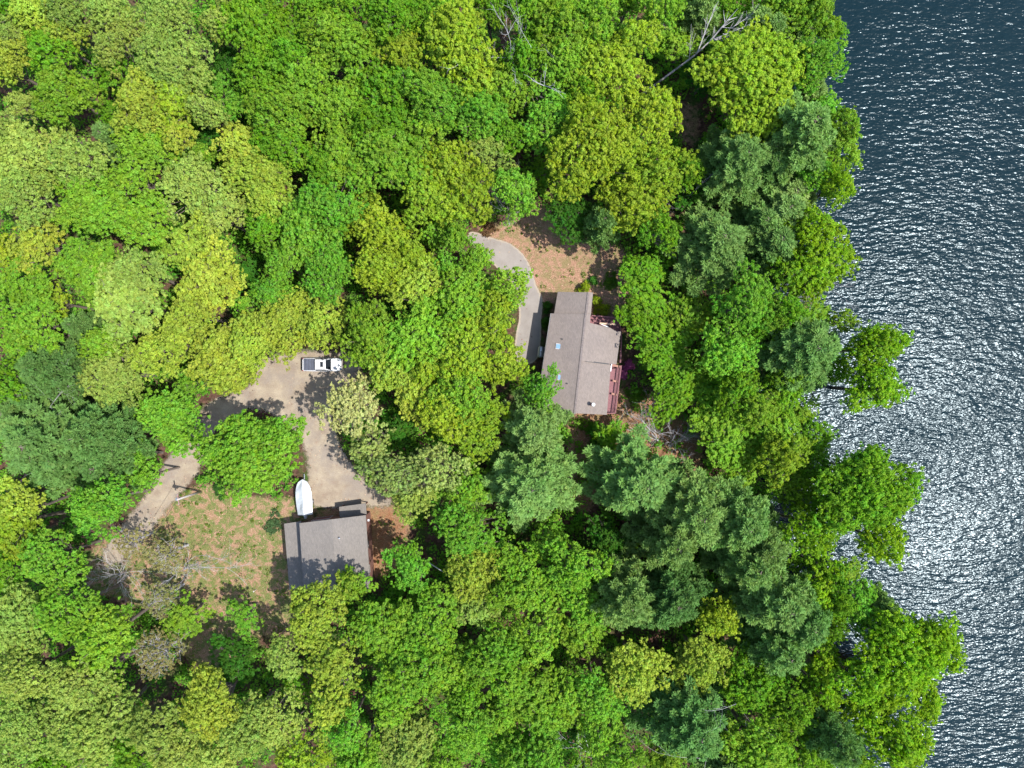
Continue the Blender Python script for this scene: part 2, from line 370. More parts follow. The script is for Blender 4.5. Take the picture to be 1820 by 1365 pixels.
def broadleaf_variant(R, Ht, leaf, dens=1.0, twigs=0, lobesize=1.0, seed=0):
    global rng
    rng = np.random.default_rng(seed)
    az = min(Ht * .42, .30 * R + 1.5); zc = Ht - az
    nl = int(9 + 2.1 * R * R / (lobesize ** 2) + 3 * R)
    ph = rng.uniform(0, 2 * np.pi, 4)
    out = lambda p: 1 + .17 * np.sin(2 * p + ph[0]) + .19 * np.sin(3 * p + ph[1]) + .15 * np.sin(5 * p + ph[2]) + .08 * np.sin(8 * p + ph[3])
    on = .5 * (1 + float(np.max(out(np.linspace(0, 6.3, 80)))))
    C, RL = [], []
    for i in range(nl):
        u = (i + .5) / nl
        ct = 1 - u * 1.18                       # from the top down a bit past the equator
        th = math.acos(max(-1, ct)); p = i * 2.39996 + rng.normal() * .28
        rad = math.sin(th) * R * out(p) / on * rng.uniform(.80, 1.02)
        z = zc + math.cos(th) * az * rng.uniform(.55, 1.12)
        rl = (0.50 + .18 * R) * rng.uniform(.55, 1.3) * lobesize
        rad = max(0, rad - rl * .55)
        C.append((rad * math.cos(p), rad * math.sin(p), z - rl * .5)); RL.append(rl)
    C = np.array(C); RL = np.array(RL)
    keep = rng.random(nl) > .18; C = C[keep]; RL = RL[keep]
    cens, nrms, tints, warms = [], [], [], []
    for k in range(len(C)):
        rl = RL[k]
        npf = max(5, int(9 * rl * rl / .42 * dens * .62))
        d = unit(rng.normal(size=(npf * 3, 3))); outw = unit(C[k] - np.array([0, 0, zc - az * .4]))
        d = d[(d[:, 2] > -.25) & ((d @ outw) > -.45)][:npf]
        pc = C[k] + d * rl * np.where(rng.random((len(d), 1)) < .16, rng.uniform(1.05, 1.5, (len(d), 1)), rng.uniform(.55, 1.08, (len(d), 1))) * np.array([1, 1, .8])
        lt = rng.normal() * .15; lw = rng.uniform(-.3, .3)
        for q in range(len(pc)):
            pr = rng.uniform(.20, .42) * (leaf / .22) ** .5
            m_ = int(13 * (pr / .3) ** 1.4 * (.22 / leaf) ** 1.1)
            dd = unit(rng.normal(size=(m_, 3)) + d[q] * .55 + np.array([0, 0, .35]))
            cc = pc[q] + dd * pr * rng.uniform(.35, 1.1, (m_, 1))
            cens.append(cc); nrms.append(unit(dd + rng.normal(size=(m_, 3)) * .55 + np.array([0, 0, .25])))
            tv = .5 + lt + rng.normal() * .13
            tints.append(tv + rng.normal(size=m_) * .13); warms.append(np.full(m_, rng.random() * .6 + lw) + rng.random(m_) * .5)
    cen = np.concatenate(cens); nr = np.concatenate(nrms)
    sz = leaf * rng.uniform(.6, 1.25, len(cen))
    co, F = quads_from(cen, nr, sz)
    crown = np_mesh("crown", co, F, M_LEAF, attr=dict(tint=np.repeat(np.clip(np.concatenate(tints), 0, 1), 4), warm=np.repeat(np.concatenate(warms), 4)))
    # trunk and limbs
    segs = []; base = np.array([0, 0, -.3]); tr = .042 * R + .07; fork = np.array([rng.normal() * .2, rng.normal() * .2, Ht * .38])
    segs.append((base, fork, tr * 1.25, tr * .9)); top = np.array([fork[0] * 1.5, fork[1] * 1.5, Ht * .8]); segs.append((fork, top, tr * .85, tr * .25))
    for k in range(len(C)):
        s = fork + (top - fork) * rng.uniform(0, .75); mid = (s + C[k]) / 2 + np.array([0, 0, -.05 * R]) + rng.normal(size=3) * .12 * R * .5
        r0 = tr * rng.uniform(.22, .42)
        segs.append((s, mid, r0, r0 * .65)); segs.append((mid, C[k], r0 * .65, r0 * .3))
        for t in range(2 + twigs):
            d = unit(rng.normal(size=3) + np.array([0, 0, .5])); e = C[k] + d * RL[k] * rng.uniform(.5, 1.0)
            segs.append((C[k], e, r0 * .32, r0 * .1))
            if twigs:
                for _ in range(2):
                    e2 = e + unit(d + rng.normal(size=3) * .7) * RL[k] * .55; segs.append((e, e2, r0 * .14, r0 * .06))
    tv, tf = tube_np(segs, 5)
    trunk = np_mesh("trunk", tv, np.array(tf), M_DEAD if twigs > 1 else M_BARK)
    return trunk, crown

def pine_variant(R, Ht, seed=0, dens=1.0):
    global rng
    rng = np.random.default_rng(seed)
    segs = [(np.array([0, 0, -.3]), np.array([0, 0, Ht * .98]), .05 * R + .12, .04)]
    cens, nrms, tints, warms = [], [], [], []
    z0 = Ht * .34; nb = int(6 * round(5 + 1.1 * R))
    for i in range(nb):
        wh = i // 6; t = (wh + .3 + .5 * rng.random()) / (nb // 6); z = z0 + (Ht - z0) * t ** .85
        L = R * (1 - ((z - z0) / (Ht - z0))) ** .72 * rng.uniform(.66, 1.12) + .5
        p = (i % 6) * 1.047 + wh * .55 + rng.normal() * .14
        d = np.array([math.cos(p), math.sin(p), .0]); rise = rng.uniform(.0, .22)
        side = np.array([-d[1], d[0], 0])
        pt = lambda s: np.array([0, 0, z]) + d * L * s + np.array([0, 0, 1]) * L * rise * s * s
        segs.append((pt(0), pt(.55), .05, .03)); segs.append((pt(.55), pt(.95), .03, .012))
        ntf = max(4, int(L * 4.2)); bt = rng.normal() * .10
        for k in range(ntf):
            s = .22 + .80 * (k + rng.random()) / ntf
            wdt = L * .17 * math.sin(min(1, s * 1.02) * math.pi * .86 + .15)
            for sg in (-1, 0, 1):
                c0 = pt(s) + side * sg * wdt * rng.uniform(.45, 1.05) + d * abs(sg) * wdt * .4 + np.array([0, 0, rng.normal() * .12])
                m_ = int(15 * dens)
                dd = unit(rng.normal(size=(m_, 3)) * .75 + d * .75 + side * sg * .45 + np.array([0, 0, .45]))
                ln = rng.uniform(.10, .34, (m_, 1))
                cens.append(c0 + dd * ln)
                # needle sprays: the long axis lies along dd
                nn = unit(np.cross(dd, rng.normal(size=(m_, 3)))); nn[nn[:, 2] < 0] *= -1
                nrms.append(np.concatenate([dd, nn], 1))
                tints.append(np.clip(.45 + bt + rng.normal() * .12 + rng.normal(size=m_) * .12 + .25 * (s - .6), 0, 1))
                warms.append(np.full(m_, rng.random() * .5 + (.5 if rng.random() < .08 else 0)))
    cen = np.concatenate(cens); dn = np.concatenate(nrms); dd = dn[:, :3]; nn = dn[:, 3:]
    sz = rng.uniform(.13, .22, len(cen))[:, None]; sd_ = unit(np.cross(dd, nn))
    a = cen + dd * sz * 1.25; b_ = cen + sd_ * sz * .42; c_ = cen - dd * sz; e = cen - sd_ * sz * .42
    co = np.stack([a, b_, c_, e], 1).reshape(-1, 3)
    crown = np_mesh("crown", co, np.arange(len(co)).reshape(-1, 4), M_NEEDLE, attr=dict(tint=np.repeat(np.concatenate(tints), 4), warm=np.repeat(np.concatenate(warms), 4)))
    tv, tf = tube_np(segs, 5)
    return np_mesh("trunk", tv, np.array(tf), M_BARK), crown

# classes: (radius, height)
CLS = {'s': (2.3, 12.0), 'm': (3.4, 13.8), 'l': (4.5, 15.2), 'x': (6.4, 17.0)}
VAR = {}
for cl, n, leaf in (('s', 4, .145), ('m', 6, .15), ('l', 5, .155), ('x', 3, .165)):
    VAR[cl] = [broadleaf_variant(*CLS[cl], leaf, 1.0, seed=100 * ord(cl) + k, lobesize=(.85, 1.0, 1.15)[k % 3]) for k in range(n)]
    VAR['f' + cl] = [broadleaf_variant(*CLS[cl], leaf * .80, 1.2, seed=100 * ord(cl) + 50 + k, lobesize=.8) for k in range(2)]
for cl in ('s', 'm', 'l'):
    VAR['c' + cl] = [broadleaf_variant(*CLS[cl], .15, .60, twigs=1, lobesize=.85, seed=59 * ord(cl) + k) for k in range(3)]
    VAR['t' + cl] = [broadleaf_variant(*CLS[cl], .12, .42, twigs=2, seed=77 * ord(cl) + k) for k in range(2)]
PV = {'s': [pine_variant(2.9, 13, 11 + k) for k in range(2)], 'l': [pine_variant(4.6, 19, 31 + k) for k in range(4)]}
PCL = {'s': (2.9, 13), 'l': (4.6, 19)}

COLS = {  # leaf albedo and the word used for it
    'L': ((0.133, 0.288, 0.022), 'bright lime-green'), 'G': ((0.094, 0.245, 0.014), 'mid green'), 'Y': ((0.180, 0.295, 0.020), 'yellow-green'),
    'P': ((0.198, 0.302, 0.054), 'pale olive-green'), 'S': ((.135, .295, .012), 'lime-tinged green'),
    'C': ((0.331, 0.389, 0.137), 'cream-tinged'), 'E': ((0.223, 0.317, 0.079), 'dull pale olive'),
    'D': ((0.032, 0.130, 0.013), 'dark green'),
    'B': ((0.112, 0.302, 0.025), 'fresh bluish-green'), 'Q': ((0.223, 0.324, 0.036), 'pale yellowish'), 'T': ((0.216, 0.216, 0.072), 'thin tan-leaved'),
    'p': ((0.122, 0.230, 0.054), 'grey-green'), 'q': ((0.090, 0.191, 0.045), 'deep blue-green'), 'r': ((0.169, 0.284, 0.072), 'light grey-green')}

TREES = """
15 20 38 G;72 32 42 Q;130 25 40 P;115 72 40 Q;40 68 36 P;200 25 42 P;238 62 36 P;212 98 34 P;310 42 50 P;404 55 34 P;420 8 36 P;290 92 42 P
18 118 42 Q;100 102 38 G;125 175 52 L;210 132 32 G;55 195 32 P;322 128 58 P;258 192 48 Q;316 188 46 Y;378 205 34 P;204 206 22 G;400 160 28 B;424 196 28 B
252 252 38 L;296 276 30 L;200 250 32 p;122 240 27 P;22 238 34 P;58 290 60 P;150 298 48 P;60 352 54 P;175 368 60 L;248 320 42 L;358 338 60 P;438 268 44 Q
360 286 24 L;470 325 50 Q;325 248 30 Q;455 60 52 G;470 128 44 G;480 195 42 L;482 250 34 G;418 125 34 D;380 252 28 D;448 218 28 D;268 400 48 L;80 435 45 Q
15 448 30 Y;55 505 42 L;172 478 52 L;252 488 44 P;350 440 50 Q;386 492 56 Q;402 388 44 P;230 542 64 P;350 560 44 Q;110 540 30 Y;20 545 30 L;75 592 54 L
335 600 40 Q;195 612 34 L;214 665 60 P;288 630 38 Q;400 642 55 Q;446 618 48 Q;455 580 30 Q;90 655 52 q;20 680 36 G;152 580 26 q;345 682 26 B;440 490 28 D
480 410 38 G;490 520 34 B;440 546 28 B;480 360 40 Q;555 415 60 B;592 372 52 B;588 482 50 B;504 470 34 B;500 530 34 B;638 382 38 Y;682 418 46 Y;735 455 42 Y
682 480 50 Y;800 370 38 Y;812 432 34 L;846 468 28 L;788 412 32 L;792 478 30 B;745 512 42 Q;815 536 48 L;902 516 36 L;878 562 38 Y;664 598 54 L;745 602 60 L;508 575 48 Q
580 573 43 Q;965 690 34 B;820 632 54 Y;895 640 46 Y;880 575 24 B;698 648 48 Q;742 692 44 Q;820 702 50 L;762 660 40 Y
470 20 40 G;500 62 42 G;560 18 38 G;622 22 42 G;576 42 28 C;602 82 50 L;642 110 44 L;520 112 42 G;545 150 44 L;482 160 38 G;596 200 50 L;506 206 50 L
700 38 50 G;762 40 40 G;720 110 44 Y;815 80 60 Y;872 25 34 G;840 142 46 Y;700 172 58 G;772 184 52 B;702 232 44 G;764 236 44 L;852 208 52 B;905 165 44 L
515 266 48 G;610 284 54 L;692 290 60 L;800 308 52 Y;762 352 52 Y;842 348 46 Y;862 276 44 P;915 345 44 B;940 28 48 G;1000 58 56 L;1050 40 50 L;1000 112 48 L
1085 132 60 Y;1122 82 38 Y;1040 165 36 G;1175 25 38 L;1110 10 28 G;1242 15 34 r;1165 78 28 Gs;1208 85 32 Ls;1250 140 36 Ds;1302 20 38 Gs;1342 50 34 r;1330 152 98 Y
975 218 52 B;930 112 34 G;905 250 32 G;1048 272 78 Y;1156 222 54 Y;1162 312 58 Y;1102 368 46 Y;1312 290 64 p;1212 312 34 G;1232 352 34 D;1390 25 48 L;1442 25 44 L
1366 62 34 r;1420 80 36 r;1442 118 48 B;1440 168 34 r;1422 238 72 p;1490 230 38 L;1482 272 40 L;1480 330 34 Y;1404 348 46 r;1010 390 40 D;1070 398 30 p;1132 378 44 Y
1165 412 38 G;1272 432 86 p;1145 482 38 Gs;1152 542 44 Gs;1130 565 36 Gs;1220 566 38 Ls;1172 614 46 Gs;1322 542 54 B;1286 626 50 B;1200 690 50 Gs;1302 690 40 G;1392 376 46 r
1375 432 46 p;1450 462 58 Y;1430 622 88 p;1552 618 48 Y;1546 690 52 Y;1500 572 24 L;80 790 80 q;172 775 58 q;190 830 46 q;30 735 48 q;60 700 44 q;315 745 50 B
247 812 38 Bs;190 893 50 B;272 842 26 B;45 900 44 Q;40 932 46 Y;140 942 28 D;102 990 52 B;22 1000 38 G;452 802 86 L;630 722 62 C;782 830 50 E;702 842 54 E
662 795 42 E;800 722 56 Y;850 752 54 Y;735 884 34 P;832 862 42 L;830 940 54 B;840 1012 48 Q;732 1000 38 B;772 872 28 B;948 768 58 r;945 862 92 p
1140 860 78 p;1232 912 74 p;1312 930 70 p;1350 975 58 p;1192 962 58 p;1290 762 60 Ls;1312 812 46 Ls;1380 762 46 L;1250 700 38 Gs;1086 772 26 Gs;908 990 38 L;1022 1000 50 L
972 962 30 L;1080 955 38 D;1386 812 44 Y;1530 872 84 G;1560 956 44 Y;1430 882 30 Y;1430 940 42 Y;1475 1020 30 Y;130 1082 50 L;192 1122 56 L;330 1092 42 Ls;434 1092 30 Bs
420 1172 42 Ds;42 1110 58 P;60 1192 48 P;156 1212 58 P;60 1282 56 P;160 1302 56 P;208 1262 46 P;30 1342 44 P;112 1350 42 G;290 1292 50 P;330 1325 46 P;385 1240 50 Q
440 1285 48 P;250 1345 44 G;565 1080 54 Q;512 1165 38 P;600 1172 46 Q;592 1252 44 Q;632 1036 32 L;690 1118 58 L;768 1108 58 L;732 1188 60 L;802 1178 46 L;702 1242 42 L
490 1270 50 P;540 1342 46 Y;622 1290 38 B;642 1342 44 L;730 1322 58 P;880 1160 50 L;852 1072 40 P;900 1042 38 L;830 1282 48 B;892 1262 38 L;905 1320 40 B;830 1222 38 G
940 1032 50 L;1042 1062 52 L;1032 1112 44 L;952 1122 44 L;902 1200 48 L;955 1240 56 L;1005 1228 44 L;1062 1232 48 B;1128 1186 56 Q;1112 1062 62 p;1192 1062 62 q;1270 1092 34 Y
1242 1172 50 Q;1230 1285 76 q;1062 1292 38 L;1092 1332 38 L;942 1352 54 B;1332 1210 56 G;1342 1322 52 L;1382 1070 74 p;1328 1000 56 p;1422 1100 66 q;1382 1150 56 p;1450 1172 38 Y
1455 1222 36 Y;1510 1062 46 B;1612 1158 82 Y;1530 1192 56 Y;1570 1080 32 r;1590 1312 60 Y;1480 1312 62 q;580 300 34 G;660 225 34 G;200 1190 30 G;395 1330 40 P
420 668 30 Q;1455 200 34 B;1450 320 38 B;1440 402 34 Y;1400 490 40 G;1370 562 34 L;1385 702 38 G;1332 722 42 L;1440 832 38 Gs;1440 782 34 Gs;1478 902 42 G;1400 872 34 Ls
1480 1062 38 G;1550 1112 42 B;1440 1052 34 Y;1560 1232 42 Y;1500 1332 42 G;1635 1235 38 Y;1420 1330 42 G;1410 815 30 Ls;1500 830 34 Gs;1470 60 30 G;1462 270 34 p
1400 665 40 G;1475 655 34 Gs;1365 300 34 q;1440 560 30 Ls;1350 400 40 p;1340 585 34 G;1420 740 34 Ls;1390 560 34 G
1425 990 32 Gs;1505 1015 28 Ls;1465 1110 34 G;1530 1265 44 Y;1400 1255 44 G;1180 1340 40 L;1290 1350 44 q;780 1345 40 L;1210 1230 34 q
"""
SPARSE = "300 985 40 T;235 962 34 T;285 1158 50 T;290 1060 36 T;1185 700 30 G;1425 520 40 T;1165 45 30 P;1300 600 22 P;905 388 20 B"

LANDMARKS = [("the white pickup", 573, 648), ("the covered boat", 540, 885), ("the garage", 580, 985), ("the long house", 1035, 630),
             ("the grey driveway", 905, 455), ("the utility pole", 340, 878), ("the white snag", 925, 70), ("the fallen tree", 1230, 100),
             ("the grey bush", 200, 1010), ("the bare thicket", 1180, 765), ("the top-left corner", 0, 0), ("the bottom-left corner", 0, 1365),
             ("the bottom middle", 910, 1365), ("the left middle", 0, 600), ("the lake inlet", 1460, 740), ("the southern inlet", 1500, 1000),
             ("the lake's top", 1480, 30), ("the lower shore", 1660, 1340)]
def where(px, py):
    nm, lx, ly = min(LANDMARKS, key=lambda l: math.hypot(l[1] - px, l[2] - py))
    dx, dy = px - lx, py - ly
    v = "below" if dy > 0 else "above"; h = "right of" if dx > 0 else "left of"
    if abs(dx) < .4 * abs(dy): d = v
    elif abs(dy) < .4 * abs(dx): d = h
    else: d = v + "-" + h
    return f"{d} {nm}"
usedlab = set()
def labelit(size, colour, kind, px, py):
    x = max(0, min(100, round(px / 18.2))); y = max(0, min(100, round(py / 13.65)))
    lab = f"{size} {colour} {kind} {where(px, py)}, {x}% across, {y}% down"
    while lab in usedlab:
        x += 1; lab = f"{size} {colour} {kind} {where(px, py)}, {x}% across, {y}% down"
    usedlab.add(lab); return lab

placed = []; NB = [0]
def place_tree(px, py, r, code, hs=None, sparse=False, sub=False):
    pine = code in 'pqr'
    if code == 'Y' and px > 1400: code = 'S'
    if pine: cl = 's' if r < 50 else 'l'; R0, H0 = PCL[cl]; V = PV[cl]
    else:
        cl = 's' if r < 33 else 'm' if r < 47 else 'l' if r < 70 else 'x'
        if sparse: cl = 's' if r < 33 else 'm' if r < 45 else 'l'
        R0, H0 = CLS[cl]
        V = VAR['t' + cl] if sparse else VAR['c' + cl] if code in 'CE' else VAR[('f' if code in 'BPC' and random.random() < .6 else '') + cl]
    rs = random.Random(int(px * 31 + py * 7))
    sz = rs.uniform(.88, 1.1)
    if code == 'D' or sub: sz *= .62
    if hs: sz = hs
    if r < 30 and not pine: sz *= .85
    if sparse: sz *= .6
    ht = H0 * sz; zc = ht * .72
    c = P(px, py, zc); rw = r * S0 * (H - zc) / H * (1.03 if r > 80 or sparse or code in 'CE' or px > 1450 else 1.24 if pine else 1.13)
    k = rw / R0
    trunk, crown = rs.choice(V)
    colv, cw = COLS[code]
    size = "small" if r < 36 else "medium" if r < 50 else "large" if r < 70 else "huge"
    if pine: kind, nm, cat, grp = "pine", "pine_tree", "pine tree", "pines among the broadleaf trees"
    elif sparse: kind, nm, cat, grp = "half-bare tree", "sparse_tree", "tree", "thin half-bare trees"
    else: kind, nm, cat, grp = "broadleaf tree", "broadleaf_tree", "tree", "broadleaf trees of the forest"
    e = empty(nm, labelit(size, cw, kind, px, py), cat, (c.x, c.y, 0 if c.x < shore_x(c.y) - 2 else -.5), rs.uniform(0, 6.283), grp)
    ex = rs.uniform(.9, 1.12)
    e.scale = (k * ex, k / ex, sz)
    for n_, m_ in (("trunk", trunk), ("crown", crown)):
        o = bpy.data.objects.new(n_, m_); COL.objects.link(o); o.parent = e
        j = rs.uniform(.88, 1.12); g_ = rs.uniform(.92, 1.10)
        if n_ == "crown": o.color = (colv[0] * j * g_, colv[1] * j, colv[2] * j, 1)
    placed.append((px, py, r))
for t in TREES.replace("\n", ";").split(";"):
    if t.strip():
        a, b_, r, cde = t.split(); place_tree(float(a), float(b_), float(r), cde[0], sub=len(cde) > 1)
for t in SPARSE.split(";"):
    a, b_, r, cde = t.split(); place_tree(float(a), float(b_), float(r), cde, sparse=True)

# low trees that fill the gaps of the wood
KEEP = [np.array(q, float) for q in (CLEAR_NE, CLEAR_SW, CLEAR_GA, CLEAR_SE, CLEAR_W, CLEAR_N, CLEAR_L, GRAVEL, DRIVE,
        [(940, 510), (1110, 510), (1110, 740), (1010, 745), (955, 745)], [(500, 900), (665, 890), (665, 1060), (505, 1060)])]
arr = random.Random(5); tries = 0; nfill = 0
while tries < 9000 and nfill < 6:
    tries += 1
    px, py, r = arr.uniform(-10, 1500), arr.uniform(-10, 1375), arr.uniform(24, 34)
    g_ = P(px, py, 5)
    if g_.x > shore_x(g_.y) - 1.5: continue
    if any(poly_sd(np.array([px]), np.array([py]), q)[0] > -r * .8 for q in KEEP): continue
    if any(math.hypot(px - a, py - b_) < .80 * (r + rr) for a, b_, rr in placed): continue
    place_tree(px, py, r, arr.choice("GGBD"), sub=True); nfill += 1
print("kinds", {k: sum(1 for o in bpy.data.objects if o.name.split(".")[0] == k) for k in ("broadleaf_tree", "pine_tree", "sparse_tree")}); print("trees", len(placed), "fill", nfill)

# ------------------------------------------------------------------ bare and fallen trees
def branch_tree(name, label, cat, base, stems, thick, mat, seed, group=None, depth=3, kids=5, spread=.55):
    rs = np.random.default_rng(seed)
    root = empty(name, label, cat, base, 0, group)
    b0 = Vector(base); mb = MB(); tb = MB()
    def grow(a, d, L, r, dep):
        n = 4; p = a; dd = d.copy(); pts = [a]
        for i in range(n):
            dd = (dd + Vector(rs.normal(size=3)) * .13).normalized(); q = p + dd * L / n
            mb.tube(p, q, r * (1 - .6 * i / n), r * (1 - .6 * (i + 1) / n), 5, cap=False); p = q; pts.append(q)
        if dep > 0:
            for k in range(kids):
                s = pts[1 + int(rs.integers(0, n))]; nd = (dd + Vector(rs.normal(size=3)) * spread).normalized()
                grow(s, nd, L * rs.uniform(.35, .62), r * .5, dep - 1)
    for (tip, r) in stems:
        v = Vector(tip) - b0; grow(Vector((0, 0, 0)), v.normalized(), v.length * .8, r, depth)
    tb.tube((0, 0, -.3), (0, 0, .4), thick * 1.3, thick * 1.0, 8)
    tb.build("trunk", mat, root); mb.build("branches", mat, root); return root
def bare(px, py, tips, thick, label, seed, name="bare_tree", **kw):
    return branch_tree(name, label, "dead tree" if name == "dead_tree" else "bare tree", P(px, py, 0), [(P(a, b_, z), r) for a, b_, z, r in tips], thick, M_DEAD, seed, **kw)
bare(897, 165, [(926, 45, 15.5, .16), (945, 78, 14.5, .10), (908, 60, 15, .10), (955, 60, 15, .09)], .18, "dead white snag with forked bare branches among green trees near the top edge", 3, "dead_tree", kids=4, spread=.42)
bare(214, 1020, [(160, 1015, 4.5, .05), (175, 1045, 5, .05), (195, 985, 5, .05), (235, 1000, 5.5, .05), (245, 1040, 5, .05), (215, 1060, 5, .05), (185, 1000, 6, .05), (205, 1030, 7, .05), (260, 1018, 4.5, .04), (150, 1035, 4, .04)], .12, "grey leafless many-stemmed bush where the dirt track meets the dry grass", 4, "bare_bush", kids=4, spread=.4)
bare(1168, 782, [(1110, 742, 5, .06), (1135, 725, 6, .06), (1168, 715, 6.5, .06), (1128, 755, 5, .05), (1150, 735, 6, .05)], .14, "bare grey tree fanning toward the house over rusty ground, left of the thicket", 5, kids=4, spread=.35)
bare(1192, 792, [(1240, 785, 4, .05), (1225, 800, 4, .05), (1205, 738, 5.5, .06), (1228, 760, 5, .05), (1190, 760, 5, .05), (1245, 770, 4, .04)], .14, "bare grey thicket tree with tangled twigs beside the lime-green trees", 6, kids=5, spread=.4)
bare(1365, 525, [(1480, 488, 7, .07), (1450, 500, 7, .06), (1495, 520, 6, .05), (1440, 535, 6, .05), (1470, 545, 5.5, .05)], .15, "bare grey tree leaning out over the glittering water between two pines", 7, kids=4, spread=.25)
bare(330, 1010, [(375, 968, 7, .06), (350, 990, 6.5, .06), (310, 960, 7, .05), (400, 985, 6, .05), (300, 1000, 7, .05)], .14, "leafless tree with pale twigs standing in the dry grass clearing", 8, kids=4, spread=.4)
bare(905, 375, [(880, 350, 8, .05), (890, 370, 7, .05), (915, 350, 8, .05)], .1, "small leafless tree beside the driveway entrance, in front of green trees", 9, kids=4)
bare(1060, 1345, [(1030, 1310, 9, .05), (1050, 1325, 9, .05), (1040, 1345, 8, .05), (1075, 1330, 9, .04)], .1, "grey dead branches poking out between lime trees at the bottom edge", 10, kids=4)
bare(1285, 1262, [(1310, 1280, 16, .06), (1305, 1295, 16, .05), (1300, 1265, 17, .05)], .14, "bare grey twigs beside a deep blue-green pine near the lower shore", 11, kids=3)
bare(95, 745, [(60, 735, 12, .05), (85, 725, 12, .05), (110, 730, 12, .05), (100, 715, 11, .05)], .14, "leafless tree rising between dark pines on the left", 12, kids=3)
bare(1195, 350, [(1180, 318, 10, .04), (1210, 325, 10, .04), (1175, 345, 9, .04)], .1, "dead twigs beside yellow-green oaks above the large pine", 13, kids=3)
# fallen tree
root = empty("fallen_tree", "long grey fallen tree trunk leaning through the woods toward the upper lake corner", "dead tree", P(1130, 175, 0))
b0 = P(1130, 175, 0); mb = MB()
pts = [P(1132, 175, 2.5), P(1165, 150, 5), P(1200, 124, 7), P(1235, 98, 8.5), P(1262, 73, 10)]
for i in range(4): mb.tube(pts[i] - b0, pts[i + 1] - b0, .18 - .02 * i, .16 - .02 * i, 8)
mb.build("trunk", simple("old_wood", (.24, .22, .21), .9, .2, 4), root, smooth=True)
rs = np.random.default_rng(9); mb = MB()
for (sx, sy, sz, ex, ey, ez, r) in [(1262, 73, 10, 1345, 38, 12.5, .12), (1262, 73, 10, 1300, 28, 13, .12), (1240, 92, 9, 1272, 8, 12.5, .09), (1262, 73, 10, 1335, 55, 11.5, .08), (1225, 105, 8, 1228, 70, 11.5, .05), (1300, 50, 11, 1345, 20, 12.5, .06), (1285, 60, 11, 1330, 75, 11.5, .05)]:
    a = P(sx, sy, sz) - b0; e = P(ex, ey, ez) - b0
    for i in range(5):
        mb.tube(a + (e - a) * i / 5, a + (e - a) * (i + 1) / 5, r * (1 - .15 * i), r * (1 - .15 * (i + 1)), 5, cap=False)
        for _ in range(3):
            s = a + (e - a) * (i + rs.random()) / 5; d = ((e - a).normalized() + Vector(rs.normal(size=3)) * .5).normalized()
            mb.tube(s, s + d * rs.uniform(.8, 2.2), r * .4, .012, 4, cap=False)
mb.build("branches", M_DEAD, root)

# ------------------------------------------------------------------ undergrowth (uncountable low leaves)
rng = np.random.default_rng(21)
N = 15000
ux = rng.uniform(-80, 55, N); uy = rng.uniform(-60, 60, N)
ok = ux < shore_x(uy) + .3
dens = np.sin(ux * .23 + 1.3 * np.sin(uy * .17)) + np.sin(uy * .31 + ux * .11) + rng.normal(size=N) * .8
ok &= dens > -1.3
for k, v in GLP.items(): ok &= (poly_sd(ux, uy, v) < (-.3 if k != 'n' else 0)) | ((k == 'se') & (rng.random(N) < .55))
ok &= (poly_sd(ux, uy, G_GRAVEL) < -1) & (poly_sd(ux, uy, G_DRIVE) < -1)
for q in KEEP[-2:]: ok &= poly_sd(ux, uy, np.array([P(a, b_)[:2] for a, b_ in q])) < -.3
ux, uy = ux[ok], uy[ok]; cen, nr, ti, wa = [], [], [], []
def clump(x, y, r, h, n, cen, nr, ti, wa):
    d = unit(rng.normal(size=(n, 3)) + np.array([0, 0, .6])); d[:, 2] = abs(d[:, 2])
    cen.append(np.array([x, y, .1]) + d * np.array([r, r, h]) * rng.uniform(.5, 1.05, (n, 1))); nr.append(unit(d + rng.normal(size=(n, 3)) * .5 + [0, 0, .4]))
    t = rng.uniform(.2, .8); ti.append(np.clip(t + rng.normal(size=n) * .12, 0, 1)); wa.append(np.full(n, rng.random()) + rng.normal(size=n) * .1)
for x, y in zip(ux, uy): clump(x, y, rng.uniform(.5, 1.3), rng.uniform(.5, 3.2), 32, cen, nr, ti, wa)
cen = np.concatenate(cen); nr = np.concatenate(nr)
co, F = quads_from(cen, nr, .19 * rng.uniform(.7, 1.3, len(cen)))
o = add("undergrowth", np_mesh("undergrowth", co, F, M_LEAF, attr=dict(tint=np.repeat(np.concatenate(ti), 4), warm=np.repeat(np.concatenate(wa), 4))))
o.color = (.095, .265, .022, 1); o["kind"] = "stuff"

# low green weeds and tufts in the clearings
cen, nr, ti, wa = [], [], [], []
N = 9000; wx = rng.uniform(-75, 32, N); wy = rng.uniform(-50, 30, N)
inside = np.zeros(N, bool)
for k in ('ne', 'sw', 'se', 'ga', 'w'): inside |= poly_sd(wx, wy, GLP[k]) > -.5
inside &= (poly_sd(wx, wy, G_GRAVEL) < -.2) & (poly_sd(wx, wy, G_DRIVE) < -.2)
inside &= (np.sin(wx * .9 + 1.5 * np.sin(wy * .6)) + np.sin(wy * .8 + .7 * wx) + rng.normal(size=N) * .7) > .35
for q in KEEP[-2:]: inside &= poly_sd(wx, wy, np.array([P(a, b_)[:2] for a, b_ in q])) < .1
for x, y in zip(wx[inside], wy[inside]): clump(x, y, rng.uniform(.12, .6), rng.uniform(.04, .3), 10, cen, nr, ti, wa)
cen = np.concatenate(cen); nr = np.concatenate(nr)
co, F = quads_from(cen, nr, .12 * rng.uniform(.6, 1.4, len(cen)))
o = add("weeds", np_mesh("weeds", co, F, M_LEAF, attr=dict(tint=np.repeat(np.concatenate(ti), 4), warm=np.repeat(np.concatenate(wa), 4))))
o.color = (.10, .17, .025, 1); o["kind"] = "stuff"

